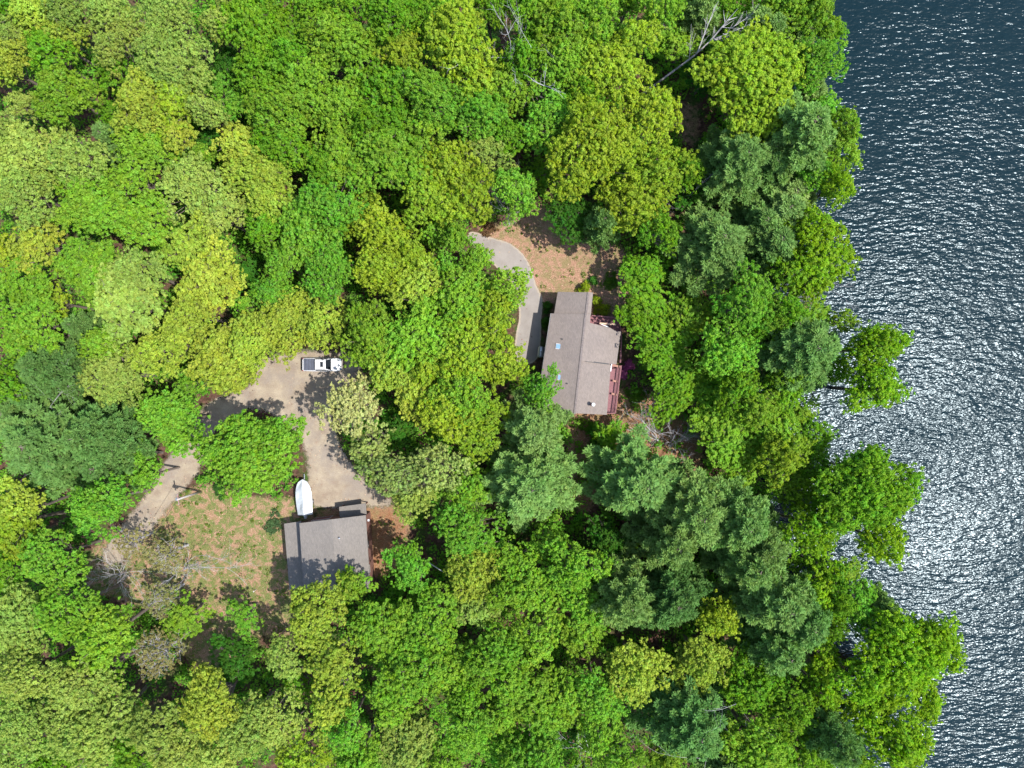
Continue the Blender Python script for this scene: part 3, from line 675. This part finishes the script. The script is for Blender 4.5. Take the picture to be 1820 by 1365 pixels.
# brown fallen leaves on the clearings and along the edges of the gravel
rng = np.random.default_rng(77); N = 60000
lx = rng.uniform(-75, 32, N); ly = rng.uniform(-50, 30, N); sdg = poly_sd(lx, ly, G_GRAVEL); sdd = poly_sd(lx, ly, G_DRIVE)
inside = np.zeros(N, bool)
for k in ('ne', 'sw', 'se', 'ga', 'w'): inside |= poly_sd(lx, ly, GLP[k]) > -.5
inside = (inside & (sdg < 0) & (sdd < 0)) | ((sdg > 0) & (rng.random(N) < np.exp(-sdg / 1.1) * .9 + .06)) | ((sdd > 0) & (rng.random(N) < np.exp(-sdd / .5) * .7 + .03))
inside &= (np.sin(lx * .7 + 2 * np.sin(ly * .5)) + np.sin(ly * 1.1 + lx * .4) + rng.normal(size=N)) > .1
for q in KEEP[-2:]: inside &= poly_sd(lx, ly, np.array([P(a, b_)[:2] for a, b_ in q])) < .2
lx, ly = lx[inside], ly[inside]; nl_ = len(lx)
cen = np.stack([lx, ly, rng.uniform(.03, .07, nl_)], 1); nr = unit(rng.normal(size=(nl_, 3)) * .3 + [0, 0, 1])
co, F = quads_from(cen, nr, .085 * rng.uniform(.5, 1.5, nl_))
ml, nt, b, o_ = nmat("dry_leaf"); nt.links.new(ramp(nt, attrn(nt, "tint"), [(0, (.06, .028, .018)), (.5, (.20, .10, .06)), (1, (.42, .29, .19))]), b.inputs["Base Color"]); b.inputs["Roughness"].default_value = .9
o = add("leaf_litter", np_mesh("leaf_litter", co, F, ml, attr=dict(tint=np.repeat(rng.random(nl_), 4)))); o["kind"] = "stuff"

# ------------------------------------------------------------------ shrubs near the buildings
def shrub(px, py, r, h, colour, label, n=None, leaf=.11):
    global rng
    rng = np.random.default_rng(int(px * 3 + py)); cen, nr, ti, wa = [], [], [], []
    R = r * S0; base = P(px, py, 0)
    root = empty("shrub", label, "shrub", base, 0)
    k = n or int(18 + 30 * R * R)
    p0 = rng.uniform(0, 6.28, 2)
    for _ in range(k):
        a = rng.uniform(0, 6.28); q = R * math.sqrt(rng.random()) * .9 * (1 + .3 * math.sin(2 * a + p0[0]) + .25 * math.sin(3 * a + p0[1])) * rng.uniform(.8, 1.2); zz = h * max(.1, 1 - (q / R) ** 2 * .8) * rng.uniform(.6, 1.15)
        m_ = 26; d = unit(rng.normal(size=(m_, 3)) + [0, 0, .4])
        cen.append(np.array([q * math.cos(a), q * math.sin(a), max(.15, zz - .3)]) + d * rng.uniform(.12, .38, (m_, 1)))
        nr.append(unit(d + rng.normal(size=(m_, 3)) * .5 + [0, 0, .3])); t = rng.uniform(.25, .75)
        ti.append(np.clip(t + rng.normal(size=m_) * .12, 0, 1)); wa.append(rng.random(m_))
    cen = np.concatenate(cen); nr = np.concatenate(nr); co, F = quads_from(cen, nr, leaf * rng.uniform(.6, 1.3, len(cen)))
    o = add("foliage", np_mesh("foliage", co, F, M_LEAF, attr=dict(tint=np.repeat(np.concatenate(ti), 4), warm=np.repeat(np.concatenate(wa), 4))), root); o.color = (*colour, 1)
    mb = MB()
    for i in range(6):
        a = i * 1.05; mb.tube((0, 0, -.1), (R * .6 * math.cos(a), R * .6 * math.sin(a), h * .7), .03, .01, 5, cap=False)
    mb.build("stem", M_BARK, root)
DG, YG = (.03, .105, .012), (.17, .26, .012)
shrub(974, 545, 9, 1.6, DG, "dark green rounded shrub in shade beside the house's north wing wall")
shrub(970, 573, 8, 1.5, DG, "dark green shrub in the house's shadow below the other wall shrub")
shrub(1038, 514, 11, 1.8, YG, "yellow-green arching shrub at the north wing's back corner")
shrub(1058, 535, 9, 1.5, YG, "yellow-green shrub along the east wall of the north wing")
shrub(1070, 552, 13, 1.6, YG, "broad yellow-green shrub touching the north deck")
shrub(1052, 500, 7, 1.2, (.04, .17, .02), "small round bright green bush just above the yellow-green corner shrub")
shrub(1117, 650, 10, 1.9, (.30, .07, .17), "magenta flowering bush beside the east deck")
shrub(1107, 664, 7, 1.4, (.30, .08, .17), "smaller magenta flowering bush touching the deck railing")
shrub(394, 868, 15, 1.3, (.035, .11, .022), "low dark green juniper bush by the foot of the utility pole")
shrub(487, 930, 17, .5, (.06, .12, .045), "low bluish green ground juniper left of the garage")
shrub(1085, 500, 14, .9, (.07, .17, .015), "bright green bush at the edge of the leafy clearing")
shrub(1065, 790, 22, 1.6, (.055, .16, .012), "green bush patch below the house's south end")
shrub(1050, 760, 16, 1.3, (.06, .17, .012), "small green bush just below the house's south wall")
shrub(1100, 560, 12, 1.8, (.045, .14, .015), "green bush at the north deck's outer corner")
shrub(1130, 700, 18, 1.6, (.06, .15, .012), "green bush right of the east deck")
shrub(870, 405, 14, .9, (.17, .11, .05), "low brown and olive brush on the driveway's upper verge")

# ------------------------------------------------------------------ buildings
def shingle(name, col):
    m, nt, b, o = nmat(name); c = coords(nt)
    mp = nt.nodes.new("ShaderNodeMapping"); mp.inputs["Rotation"].default_value = (0, 0, R_(90 - 6)); nt.links.new(c, mp.inputs[0])
    br = nt.nodes.new("ShaderNodeTexBrick"); nt.links.new(mp.outputs[0], br.inputs["Vector"])
    br.inputs["Scale"].default_value = 1.0; br.inputs["Brick Width"].default_value = .32; br.inputs["Row Height"].default_value = .15
    br.inputs["Mortar Size"].default_value = .008; br.inputs["Bias"].default_value = 0
    br.inputs["Color1"].default_value = (*[x * 1.08 for x in col], 1); br.inputs["Color2"].default_value = (*[x * .88 for x in col], 1)
    br.inputs["Mortar"].default_value = (*[x * .7 for x in col], 1)
    st = ramp(nt, noise(nt, c, .5, 6, .7), [(.3, (.90, .90, .91)), (.7, (1.07, 1.06, 1.04))])
    gr = ramp(nt, noise(nt, c, 14, 3, .8), [(.25, (.8, .8, .8)), (.75, (1.2, 1.2, 1.2))])
    nt.links.new(mix(nt, 1.0, mix(nt, 1.0, br.outputs[0], st, 'MULTIPLY'), gr, 'MULTIPLY'), b.inputs["Base Color"])
    b.inputs["Roughness"].default_value = .92; return m
M_ROOF = shingle("roof_shingle", (.222, .183, .160)); M_ROOF2 = shingle("roof_shingle_grey", (.20, .178, .158))
M_WALL = simple("wood_siding", (.17, .125, .10), .85, .15, 5); M_WALL2 = simple("red_brown_siding", (.19, .085, .065), .85, .15, 5)
M_TRIM = simple("trim_paint", (.30, .28, .26), .6, .05); M_GLASS = simple("window_glass", (.03, .04, .05), .06, .05)
M_DECK = simple("deck_red_stain", (.20, .070, .078), .7, .25, 6); M_RAIL = simple("rail_wood", (.34, .16, .11), .7, .2, 6)
M_WHITE = simple("white_paint", (.44, .44, .44), .4, .04); M_METAL = simple("galvanised_metal", (.45, .46, .47), .35, .08, metal=.7)
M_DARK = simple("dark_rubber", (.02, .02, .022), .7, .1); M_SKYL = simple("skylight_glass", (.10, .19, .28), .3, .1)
M_BRICK = simple("chimney_brick", (.24, .10, .07), .85, .3, 9); M_PLANK = simple("new_timber", (.62, .42, .28), .7, .1)

def slab(name, pts, mat, parent, origin, th=.20):
    """pts: photo px, py and height of the top face corners"""
    top = [P(*p) - origin for p in pts]; bot = [t - Vector((0, 0, th)) for t in top]; n = len(pts)
    mb = MB(); mb.poly(top + bot, [tuple(range(n)), tuple(range(2 * n - 1, n - 1, -1))] + [(i, n + i, n + (i + 1) % n, (i + 1) % n) for i in range(n)])
    return mb.build(name, mat, parent)
def walls(name, pts, zs, mat, parent, origin):
    """vertical walls below a roof; pts are world xy, zs the height of the wall top"""
    mb = MB(); n = len(pts)
    lo = [Vector((p[0], p[1], -.1)) - origin for p in pts]; hi = [Vector((p[0], p[1], z)) - origin for p, z in zip(pts, zs)]
    mb.poly(lo + hi, [(i, (i + 1) % n, n + (i + 1) % n, n + i) for i in range(n)])
    return mb.build(name, mat, parent)
def window(parent, origin, a, b_, t, z, w_, h_, door=False):
    """window set 3 mm proud of the wall running from a to b_ (world xy), outside on the right of a->b_"""
    a = Vector((a[0], a[1], 0)); b_ = Vector((b_[0], b_[1], 0)); d = (b_ - a).normalized(); nrm = Vector((d.y, -d.x, 0))
    c = a + (b_ - a) * t + Vector((0, 0, z)) - origin + nrm * .04
    rz = math.atan2(d.y, d.x)
    fr = MB()
    for s in (-1, 1):
        fr.box(c + d * s * w_ / 2, (.08, .10, h_ + .08), rz); fr.box(c + Vector((0, 0, s * h_ / 2)), (w_ - .08, .10, .08), rz)
    if door:
        o = MB().box(c, (w_ - .08, .06, h_ - .08), rz).build("door", M_DECK, parent); fr.build("frame", M_TRIM, o)
        MB().box(c + d * w_ * .35 + nrm * .06, (.04, .06, .12), rz).build("handle", M_METAL, o)
    else:
        o = MB().box(c, (w_ - .08, .04, h_ - .08), rz).build("window", M_GLASS, parent); fr.build("frame", M_TRIM, o)

# main house
O = P(1030, 640, 0)
house = empty("house", "long brown-roofed house with skylights and dark red decks, right of the driveway", "house", O)
def P2(a, b_, z): v = P(a, b_, z); return (v.x, v.y)
ZR, ZE = 6.0, 4.5
slab("roof", [(980, 557, ZE), (1041, 557.5, ZR), (1021, 737, ZR), (951, 733, ZE)], M_ROOF, house, O)
slab("roof", [(991.4, 518.6, ZE - .3), (1046, 519.5, ZR - .28), (1041.6, 560, ZR - .28), (985, 557, ZE - .3)], M_ROOF, house, O)
slab("roof", [(1046.2, 519.5, ZR - .285), (1054, 520, ZR - .6), (1050, 561, ZR - .6), (1041.8, 560, ZR - .285)], M_ROOF, house, O)
slab("roof", [(1041.3, 557.5, ZR - .01), (1049.5, 558, ZR - .25), (1048.6, 574, ZR - .3), (1083, 582, 5.0), (1096, 589, 4.8), (1103.6, 589.3, 4.7), (1095.7, 647.5, 4.7), (1082, 646.4, 5.0), (1031.5, 641, ZR - .01)], M_ROOF, house, O)
slab("roof", [(1031.3, 640.5, ZR - .35), (1083, 646, 4.85), (1085.7, 651, 4.8), (1078.6, 737.3, 4.8), (1021.3, 734.5, ZR - .35)], M_ROOF, house, O)
# ridge cap and painted shadow strip at the roof step
M_RIDGE = simple("ridge_vent", (.17, .14, .13), .9, .3, 6)
for (a, b_) in (((1046, 519.5, ZR - .24), (1041.8, 557, ZR - .24)), ((1041.2, 557, ZR + .05), (1021.2, 736.5, ZR + .05))):
    mb = MB(); A, B = P(*a) - O, P(*b_) - O; nseg = int((B - A).length / .33)
    for i in range(nseg): mb.bar(A + (B - A) * (i / nseg), A + (B - A) * ((i + .86) / nseg), .28, .05)
    mb.build("ridge_cap", M_RIDGE, house)
MB().bar(P(1041, 641.8, 5.72) - O, P(1082, 647.0, 4.98) - O, .16, .10).build("step_shadow_strip", M_DARK, house)  # dark bar stands in for the shadow line where the roof steps down
MB().bar(P(1087, 647, 4.75) - O, P(1085.3, 660, 4.75) - O, .14, .12).build("gutter", M_WHITE, house)
MB().bar(P(951.5, 733, 4.35) - O, P(979.5, 557, 4.35) - O, .12, .12).build("gutter", M_TRIM, house)
wp = [P2(984, 560, ZE), P2(1044, 560, ZE), P2(1044, 575, ZE), P2(1099, 593, ZE), P2(1092, 645, ZE), P2(1081, 648, ZE), P2(1074, 731, ZE), P2(1021, 731, ZE), P2(957, 728, ZE)]
walls("wall", wp, [4.2, 5.3, 5.2, 4.5, 4.5, 4.5, 4.5, 5.3, 4.2], M_WALL, house, O)
wq = [P2(994, 522, ZE), P2(1047, 522, ZE), P2(1043, 562, ZE), P2(988, 562, ZE)]
walls("wall", wq, [3.95, 5.3, 5.3, 3.95], M_WALL, house, O)
wp_cc = wp[::-1]
for i, ts in ((8, (.5,)), (0, (.5,)), (4, (.5,))): pass
for t in (.15, .35, .55, .8): window(house, O, wp[0], wp[8], t, 1.6, 1.1, 1.2)
window(house, O, wp[0], wp[8], .68, 1.05, .95, 2.05, True)
for t in (.2, .5, .8): window(house, O, wp[6], wp[5], t, 3.0, 1.5, 1.9)
for t in (.3, .72): window(house, O, wp[4], wp[3], t, 3.0, 1.4, 1.9)
window(house, O, wq[0], wq[3], .5, 1.25, 2.4, 2.2, True)
window(house, O, wp[7], wp[6], .5, 3.0, 1.3, 1.2); window(house, O, wq[1], wq[0], .5, 1.7, 1.2, 1.1)
for (a, b_, z) in ((993.6, 615.7, 4.93), (997, 671, 5.12)):
    c = P(a, b_, z) - O
    s = MB().box(c, (1.0, .82, .16), R_(-6)).build("skylight", M_TRIM, house, .02); MB().box(c + Vector((0, 0, .10)), (.82, .64, .05), R_(-6)).build("pane", M_SKYL, s)
for (a, b_, z) in ((999.6, 602.9, 5.0), (1007.9, 681.7, 5.4)):
    c = P(a, b_, z) - O; MB().tube(c, c + Vector((0, 0, .4)), .09, n=10).build("vent_pipe", M_DARK, house)
c = P(1051.4, 718.6, 5.1) - O
ch = MB().tube(c, c + Vector((0, 0, 1.1)), .22, n=14).build("chimney", M_BRICK, house); MB().tube(c + Vector((.12, 0, 1.15)), c + Vector((.12, 0, 1.32)), .30, .22, 14).build("cap", M_WHITE, ch)
# decks
ZD = 2.4
def deck(pts, rails, posts=True):
    d = slab("deck", [(a, b_, ZD) for a, b_ in pts], M_DECK, house, O, .22)
    mb = MB(); 
    for (a, b_) in rails:
        A, B = P(*a, ZD) - O, P(*b_, ZD) - O; L = (B - A).length
        mb.bar(A + Vector((0, 0, 1.0)), B + Vector((0, 0, 1.0)), .14, .06); mb.bar(A + Vector((0, 0, .15)), B + Vector((0, 0, .15)), .05, .05)
        for i in range(int(L / .16) + 1): mb.bar(A + (B - A) * (i * .16 / L) + Vector((0, 0, .02)), A + (B - A) * (i * .16 / L) + Vector((0, 0, .98)), .035, .035)
    mb.build("railing", M_DECK, d)
    pm = MB()
    for (a, b_) in pts:
        q = P(a, b_, ZD) - O; pm.box((q.x * .995, q.y * .995, ZD / 2 - .15), (.16, .16, ZD - .1))
    pm.build("post", M_DECK, d)
deck([(1046, 561), (1099, 566), (1103, 600), (1094, 655), (1080, 655), (1046, 600)], [((1050, 562), (1099, 566)), ((1099, 566), (1103, 600)), ((1103, 600), (1101, 645))])
deck([(1080, 655.5), (1102.5, 650), (1092, 734), (1072, 734)], [((1102.5, 650), (1092, 734)), ((1092, 734), (1078, 734))])
mb = MB()
for (a, b_, c_, d_) in ((1088, 649, 1103, 652), (1089, 676.5, 1098, 678.5), (1087, 699.5, 1096, 702)): mb.bar(P(a, b_, ZD + .45) - O, P(c_, d_, ZD + .45) - O, .28, .08)
mb.build("deck_step", M_RAIL, house)
mb = MB(); mb.bar(P(1065.7, 574.5, 3.6) - O, P(1094.5, 577, 3.6) - O, .22, .16)
mb.build("pergola_beam", M_PLANK, house)
mb = MB(); mb.bar(P(1068, 576, 3.3) - O, P(1082, 581.5, 3.3) - O, .10, .10); mb.build("pergola_brace", M_METAL, house)

# tank by the west wall
c = P(961, 626, 0); tk = empty("storage_tank", "grey rounded metal tank in the shade beside the house's west wall", "tank", c, R_(84))
rings = []
for x, r in ((-.85, .15), (-.8, .38), (-.65, .5), (.65, .5), (.8, .38), (.85, .15)):
    rings.append([(x, r * math.cos(t), .75 + r * math.sin(t)) for t in np.linspace(0, 2 * math.pi, 16, endpoint=False)])
MB().loft(rings).build("tank_body", M_METAL, tk, smooth=True)
for x in (-.5, .5): MB().box((x, 0, .14), (.12, .8, .27)).build("leg", M_DARK, tk)
MB().tube((0, 0, 1.24), (0, 0, 1.36), .1).build("valve_cap", M_DARK, tk)

# garage
O = P(585, 985, 0)
gar = empty("garage", "grey-roofed two-storey garage building with lower side roof, below the boat", "garage", O)
slab("roof", [(532, 930, 5.0), (590, 923, 5.75), (598, 1050.5, 5.75), (540, 1047.5, 5.0)], M_ROOF2, gar, O)
slab("roof", [(590.1, 923, 5.745), (650, 915.6, 5.0), (658.5, 1052, 5.0), (598.1, 1050.5, 5.745)], M_ROOF2, gar, O)
slab("roof", [(505, 931, 2.6), (535, 926.5, 2.95), (545, 1049, 2.95), (514.3, 1048, 2.6)], M_ROOF2, gar, O, .15)
slab("roof", [(602.7, 901, 2.3), (650, 894.5, 2.3), (652, 919, 2.45), (604, 924, 2.45)], M_ROOF2, gar, O, .15)
wg = [P2(536, 934, 5), P2(590, 927, 5), P2(646, 920, 5), P2(654, 1048, 5), P2(598, 1047, 5), P2(544, 1044, 5)]
walls("wall", wg, [4.75, 5.5, 4.75, 4.75, 5.5, 4.75], M_WALL2, gar, O)
wl_ = [P2(509, 935, 2.6), P2(537, 931, 2.6), P2(545, 1044, 2.6), P2(518, 1044, 2.6)]
walls("wall", wl_, [2.4, 2.7, 2.7, 2.4], M_WALL2, gar, O)
mb = MB()
for a, b_ in ((605, 902), (648, 897)): q = P(a, b_, 2.2) - O; mb.box((q.x, q.y, 1.05), (.14, .14, 2.15))
mb.build("porch_post", M_WALL2, gar)
window(gar, O, wg[2], wg[0], .78, 1.15, 2.6, 2.2, True); window(gar, O, wg[2], wg[0], .3, 1.05, .95, 2.05, True)
for t in (.3, .7): window(gar, O, wg[2], wg[0], t, 3.9, 1.0, 1.0)
for t in (.25, .6): window(gar, O, wg[3], wg[2], t, 3.7, 1.1, 1.1)
window(gar, O, wl_[0], wl_[3], .5, 1.4, 1.0, .9)
c = P(604, 956, 5.7) - O; MB().tube(c, c + Vector((0, 0, .35)), .1, n=10).build("vent_pipe", M_METAL, gar)
c = P(655, 924.5, 4.8) - O; MB().box(c, (.25, .3, .2)).build("lamp", M_WHITE, gar, .03)

# ------------------------------------------------------------------ pickup truck
M_TP = simple("truck_white_paint", (.46, .46, .47), .25, .02); M_TON = simple("bed_cover_vinyl", (.075, .085, .12), .55, .2, 2)
M_TG = simple("truck_glass", (.012, .015, .02), .05, .05); M_BUMP = simple("bumper_grey", (.20, .17, .16), .5, .1)
c = P(572.5, 648, .9); tr = empty("pickup_truck", "white pickup truck with dark bed cover parked half under the trees", "pickup truck", (c.x, c.y, .016), R_(0))
def sect(x, hw, z0, z1, r=.12):
    return [(x, -hw + .02, z0), (x, -hw, z0 + .25), (x, -hw, z1 - r), (x, -hw + r, z1), (x, hw - r, z1), (x, hw, z1 - r), (x, hw, z0 + .25), (x, hw - .02, z0)]
MB().loft([sect(-2.75, .93, .55, 1.22), sect(-2.70, .97, .45, 1.28), sect(-.9, 1.0, .42, 1.28), sect(1.0, 1.0, .42, 1.26), sect(1.6, 1.0, .42, 1.18), sect(2.45, .96, .45, 1.10), sect(2.78, .86, .5, 1.0), sect(2.88, .74, .55, .88)]).build("body", M_TP, tr, .03, True)
def cabsec(x, hw, z): return [(x, -hw, z), (x, hw, z)]
mb = MB()
lo = [(-1.0, -.93, 1.27), (1.45, -.93, 1.22), (1.45, .93, 1.22), (-1.0, .93, 1.27)]; hi = [(-.82, -.74, 1.86), (.72, -.74, 1.88), (.72, .74, 1.88), (-.82, .74, 1.86)]
mb.poly(lo + hi, [(3, 2, 1, 0), (4, 5, 6, 7), (0, 1, 5, 4), (1, 2, 6, 5), (2, 3, 7, 6), (3, 0, 4, 7)]); mb.build("cab", M_TP, tr, .06, True)
def lerp4(a, b_, c_, d_, m_, off):
    A, B, C, D = (Vector(q) for q in (a, b_, c_, d_)); ctr = (A + B + C + D) / 4; n = (B - A).cross(D - A).normalized() * off
    pts = [ctr + (q - ctr) * m_ + n for q in (A, B, C, D)]; pts2 = [p - n * .8 for p in pts]
    return MB().poly(pts + pts2, [(0, 1, 2, 3), (7, 6, 5, 4), (0, 4, 5, 1), (1, 5, 6, 2), (2, 6, 7, 3), (3, 7, 4, 0)])
lerp4(lo[1], lo[2], hi[2], hi[1], .88, .02).build("windshield", M_TG, tr); lerp4(lo[3], lo[0], hi[0], hi[3], .8, .02).build("rear_window", M_TG, tr)
lerp4(lo[0], lo[1], hi[1], hi[0], .8, .02).build("side_window", M_TG, tr); lerp4(lo[2], lo[3], hi[3], hi[2], .8, .02).build("side_window", M_TG, tr)
MB().box((.18, 0, 1.885), (.42, .75, .02)).build("sunroof", M_TG, tr, .01)
tn = MB().box((-1.83, 0, 1.30), (1.62, 1.72, .05)).build("bed_cover", M_TON, tr, .02)
mb = MB(); [mb.box((x, 0, 1.335), (.035, 1.68, .02)) for x in (-2.3, -1.85, -1.4)]; mb.build("seam", M_DARK, tn)
MB().box((-2.93, 0, .62), (.30, 1.86, .22)).build("bumper", M_BUMP, tr, .04); MB().box((2.93, 0, .6), (.16, 1.6, .24)).build("bumper", M_BUMP, tr, .04)
MB().box((-2.80, 0, .98), (.07, 1.6, .45)).build("tailgate", M_TP, tr, .02)
for s in (-1, 1):
    MB().box((2.66, s * .70, .93), (.30, .30, .18)).build("headlight", M_SKYL, tr, .03); MB().box((-2.76, s * .90, 1.0), (.10, .14, .36)).build("taillight", simple("tail_red", (.4, .02, .02), .3), tr, .02)
    MB().box((1.15, s * 1.08, 1.30), (.14, .22, .16)).build("mirror", M_DARK, tr, .03)
    for x in (-1.75, 1.9):
        t_ = MB().tube((x, s * .74, .39), (x, s * .98, .39), .39, n=20).build("wheel", M_DARK, tr); MB().tube((x, s * .975, .39), (x, s * .995, .39), .23, n=14).build("rim", M_METAL, t_)

# ------------------------------------------------------------------ covered boat on a trailer
M_WRAP = simple("shrink_wrap", (.36, .38, .39), .35, .03, 2, bump=.3)
c = P(541, 883, 1.2); bt = empty("covered_boat", "white shrink-wrapped motor boat on a trailer in front of the garage", "boat", (c.x, c.y, 0), R_(4))
rings_h, rings_c = [], []
for t in np.linspace(0, 1, 15):
    y = -2.65 + 5.3 * t; wd = 1.17 * math.sqrt(max(0, 1 - max(0, (t - .45) / .55) ** 2.4)) * (.90 + .10 * min(1, t * 3)); wd = max(wd, .03)
    kz = .55 + .55 * max(0, t - .6) ** 1.5; sh = 1.35 + .25 * t
    rings_h.append([(-wd, y, sh), (-wd * .9, y, (sh + kz) / 2), (0, y, kz), (wd * .9, y, (sh + kz) / 2), (wd, y, sh)])
    rz_ = sh + .85 * min(1, (1.0 - t) * 3.2) * (.75 + .25 * math.sin(t * 9))
    sag = .06 * math.sin(t * 20)
    rings_c.append([(-wd * 1.02, y, sh - .12), (-wd * 1.03, y, sh + .04), (-wd * .55, y, sh + (rz_ - sh) * .42 + sag), (-.07, y, rz_ - .03), (0, y, rz_), (.07, y, rz_ - .03), (wd * .55, y, sh + (rz_ - sh) * .42 - sag), (wd * 1.03, y, sh + .04), (wd * 1.02, y, sh - .12)])
MB().loft(rings_h).build("hull", M_WHITE, bt, smooth=True); MB().loft(rings_c).build("cover", M_WRAP, bt)
MB().loft([[(x * s, y, z * s2 + .9) for x, z in ((-.18, 0), (.18, 0), (.22, .6), (0, .85), (-.22, .6))] for y, s, s2 in ((-2.6, 1, 1), (-2.95, 1, 1), (-3.25, .55, .9))]).build("outboard_cover", M_WRAP, bt, .04)
f = MB(); [f.bar((s * .55, -2.2, .5), (s * .1, 2.4, .5), .08, .1) for s in (-1, 1)]; f.bar((0, 2.3, .5), (0, 3.3, .48), .1, .1); f.bar((-.9, -.9, .42), (.9, -.9, .42), .09, .09)
f.build("trailer_frame", M_METAL, bt)
for s in (-1, 1):
    t_ = MB().tube((s * .85, -.9, .34), (s * 1.05, -.9, .34), .33, n=18).build("wheel", M_DARK, bt); MB().tube((s * 1.04, -.9, .34), (s * 1.06, -.9, .34), .18, n=12).build("rim", M_METAL, t_)

# ------------------------------------------------------------------ utility pole
M_POLE = simple("pole_wood", (.42, .38, .36), .9, .2, 5)
c = P(357, 873.5, 0); HP = 7.6
up = empty("utility_pole", "weathered wooden utility pole with a transformer beside the dirt track", "utility pole", c, R_(10))
MB().tube((0, 0, -.3), (0, 0, HP), .17, .12, 12).build("pole", M_POLE, up, smooth=True)
MB().bar((0, -.75, HP - .35), (0, .75, HP - .35), .12, .14).build("crossarm", simple("arm_wood", (.22, .12, .11), .9), up)
for y in (-.65, 0.18, .65): MB().tube((0, y, HP - .27), (0, y, HP - .05), .05, .03, 8).build("insulator", M_WHITE, up)
tf = MB().tube((-.42, 0, HP - 1.75), (-.42, 0, HP - .85), .25, n=14).build("transformer", M_METAL, up, .02)
MB().tube((-.42, 0, HP - .85), (-.42, 0, HP - .68), .07, .04, 8).build("bushing", M_WHITE, tf)
MB().tube((0, 0, HP - .6), (.35, -1.9, 0), .014, n=5).build("guy_wire", M_METAL, up)
top = c + Vector((0, 0, HP - .05)); far = P(40, 1290, 7); far.z = 7.2; mb = MB(); prev = Vector((0, 0, 0))
base = empty("power_line", "thin overhead cable running down-left from the utility pole", "cable", top)
for k in range(1, 25):
    t = k / 24; q = (far - top) * t; q.z -= 1.4 * 4 * t * (1 - t) * .6; mb.tube(prev, q, .022, n=5, cap=False); prev = q
mb.build("cable", M_DARK, base)

# small white post in the dry grass
c = P(455, 1048, 0); p_ = MB().tube((0, 0, -.1), (0, 0, 1.0), .05, n=10); p_.box((0, 0, 1.02), (.14, .14, .05)); o = p_.build("marker_post", M_WHITE, None, loc=c)
tag(o, "small white post standing alone in the dry grass left of the garage", "post")
# fallen white birch stems below the garage
for (a, b_, za, c_, d_, zb, lab) in ((762, 1000, 3.5, 787, 1016, 3.8, "slim white birch stem lying slanted right of the garage trees"), (708, 1008, 3, 724, 1012, 3, "short pale stick of birch lying just right of the garage's lower corner")):
    A, B = P(a, b_, za), P(c_, d_, zb); o = MB().tube((0, 0, 0), B - A, .09, .06, 8).build("birch_log", M_WHITE, None, loc=A); tag(o, lab, "log", "pale birch stems")

# earth, stone, bark and roof albedos for this exposure
for nm in ("forest_floor", "gravel", "asphalt", "roof_shingle", "roof_shingle_grey", "bark", "weathered_branch", "wood_siding", "red_brown_siding", "deck_red_stain", "rail_wood", "pole_wood", "new_timber", "ridge_vent", "bumper_grey", "bed_cover_vinyl"):
    nt = bpy.data.materials[nm].node_tree; inp = nt.nodes["Principled BSDF"].inputs["Base Color"]; src = inp.links[0].from_socket
    h = nt.nodes.new("ShaderNodeHueSaturation"); h.inputs["Value"].default_value = .72; nt.links.new(src, h.inputs["Color"]); nt.links.new(h.outputs[0], inp)
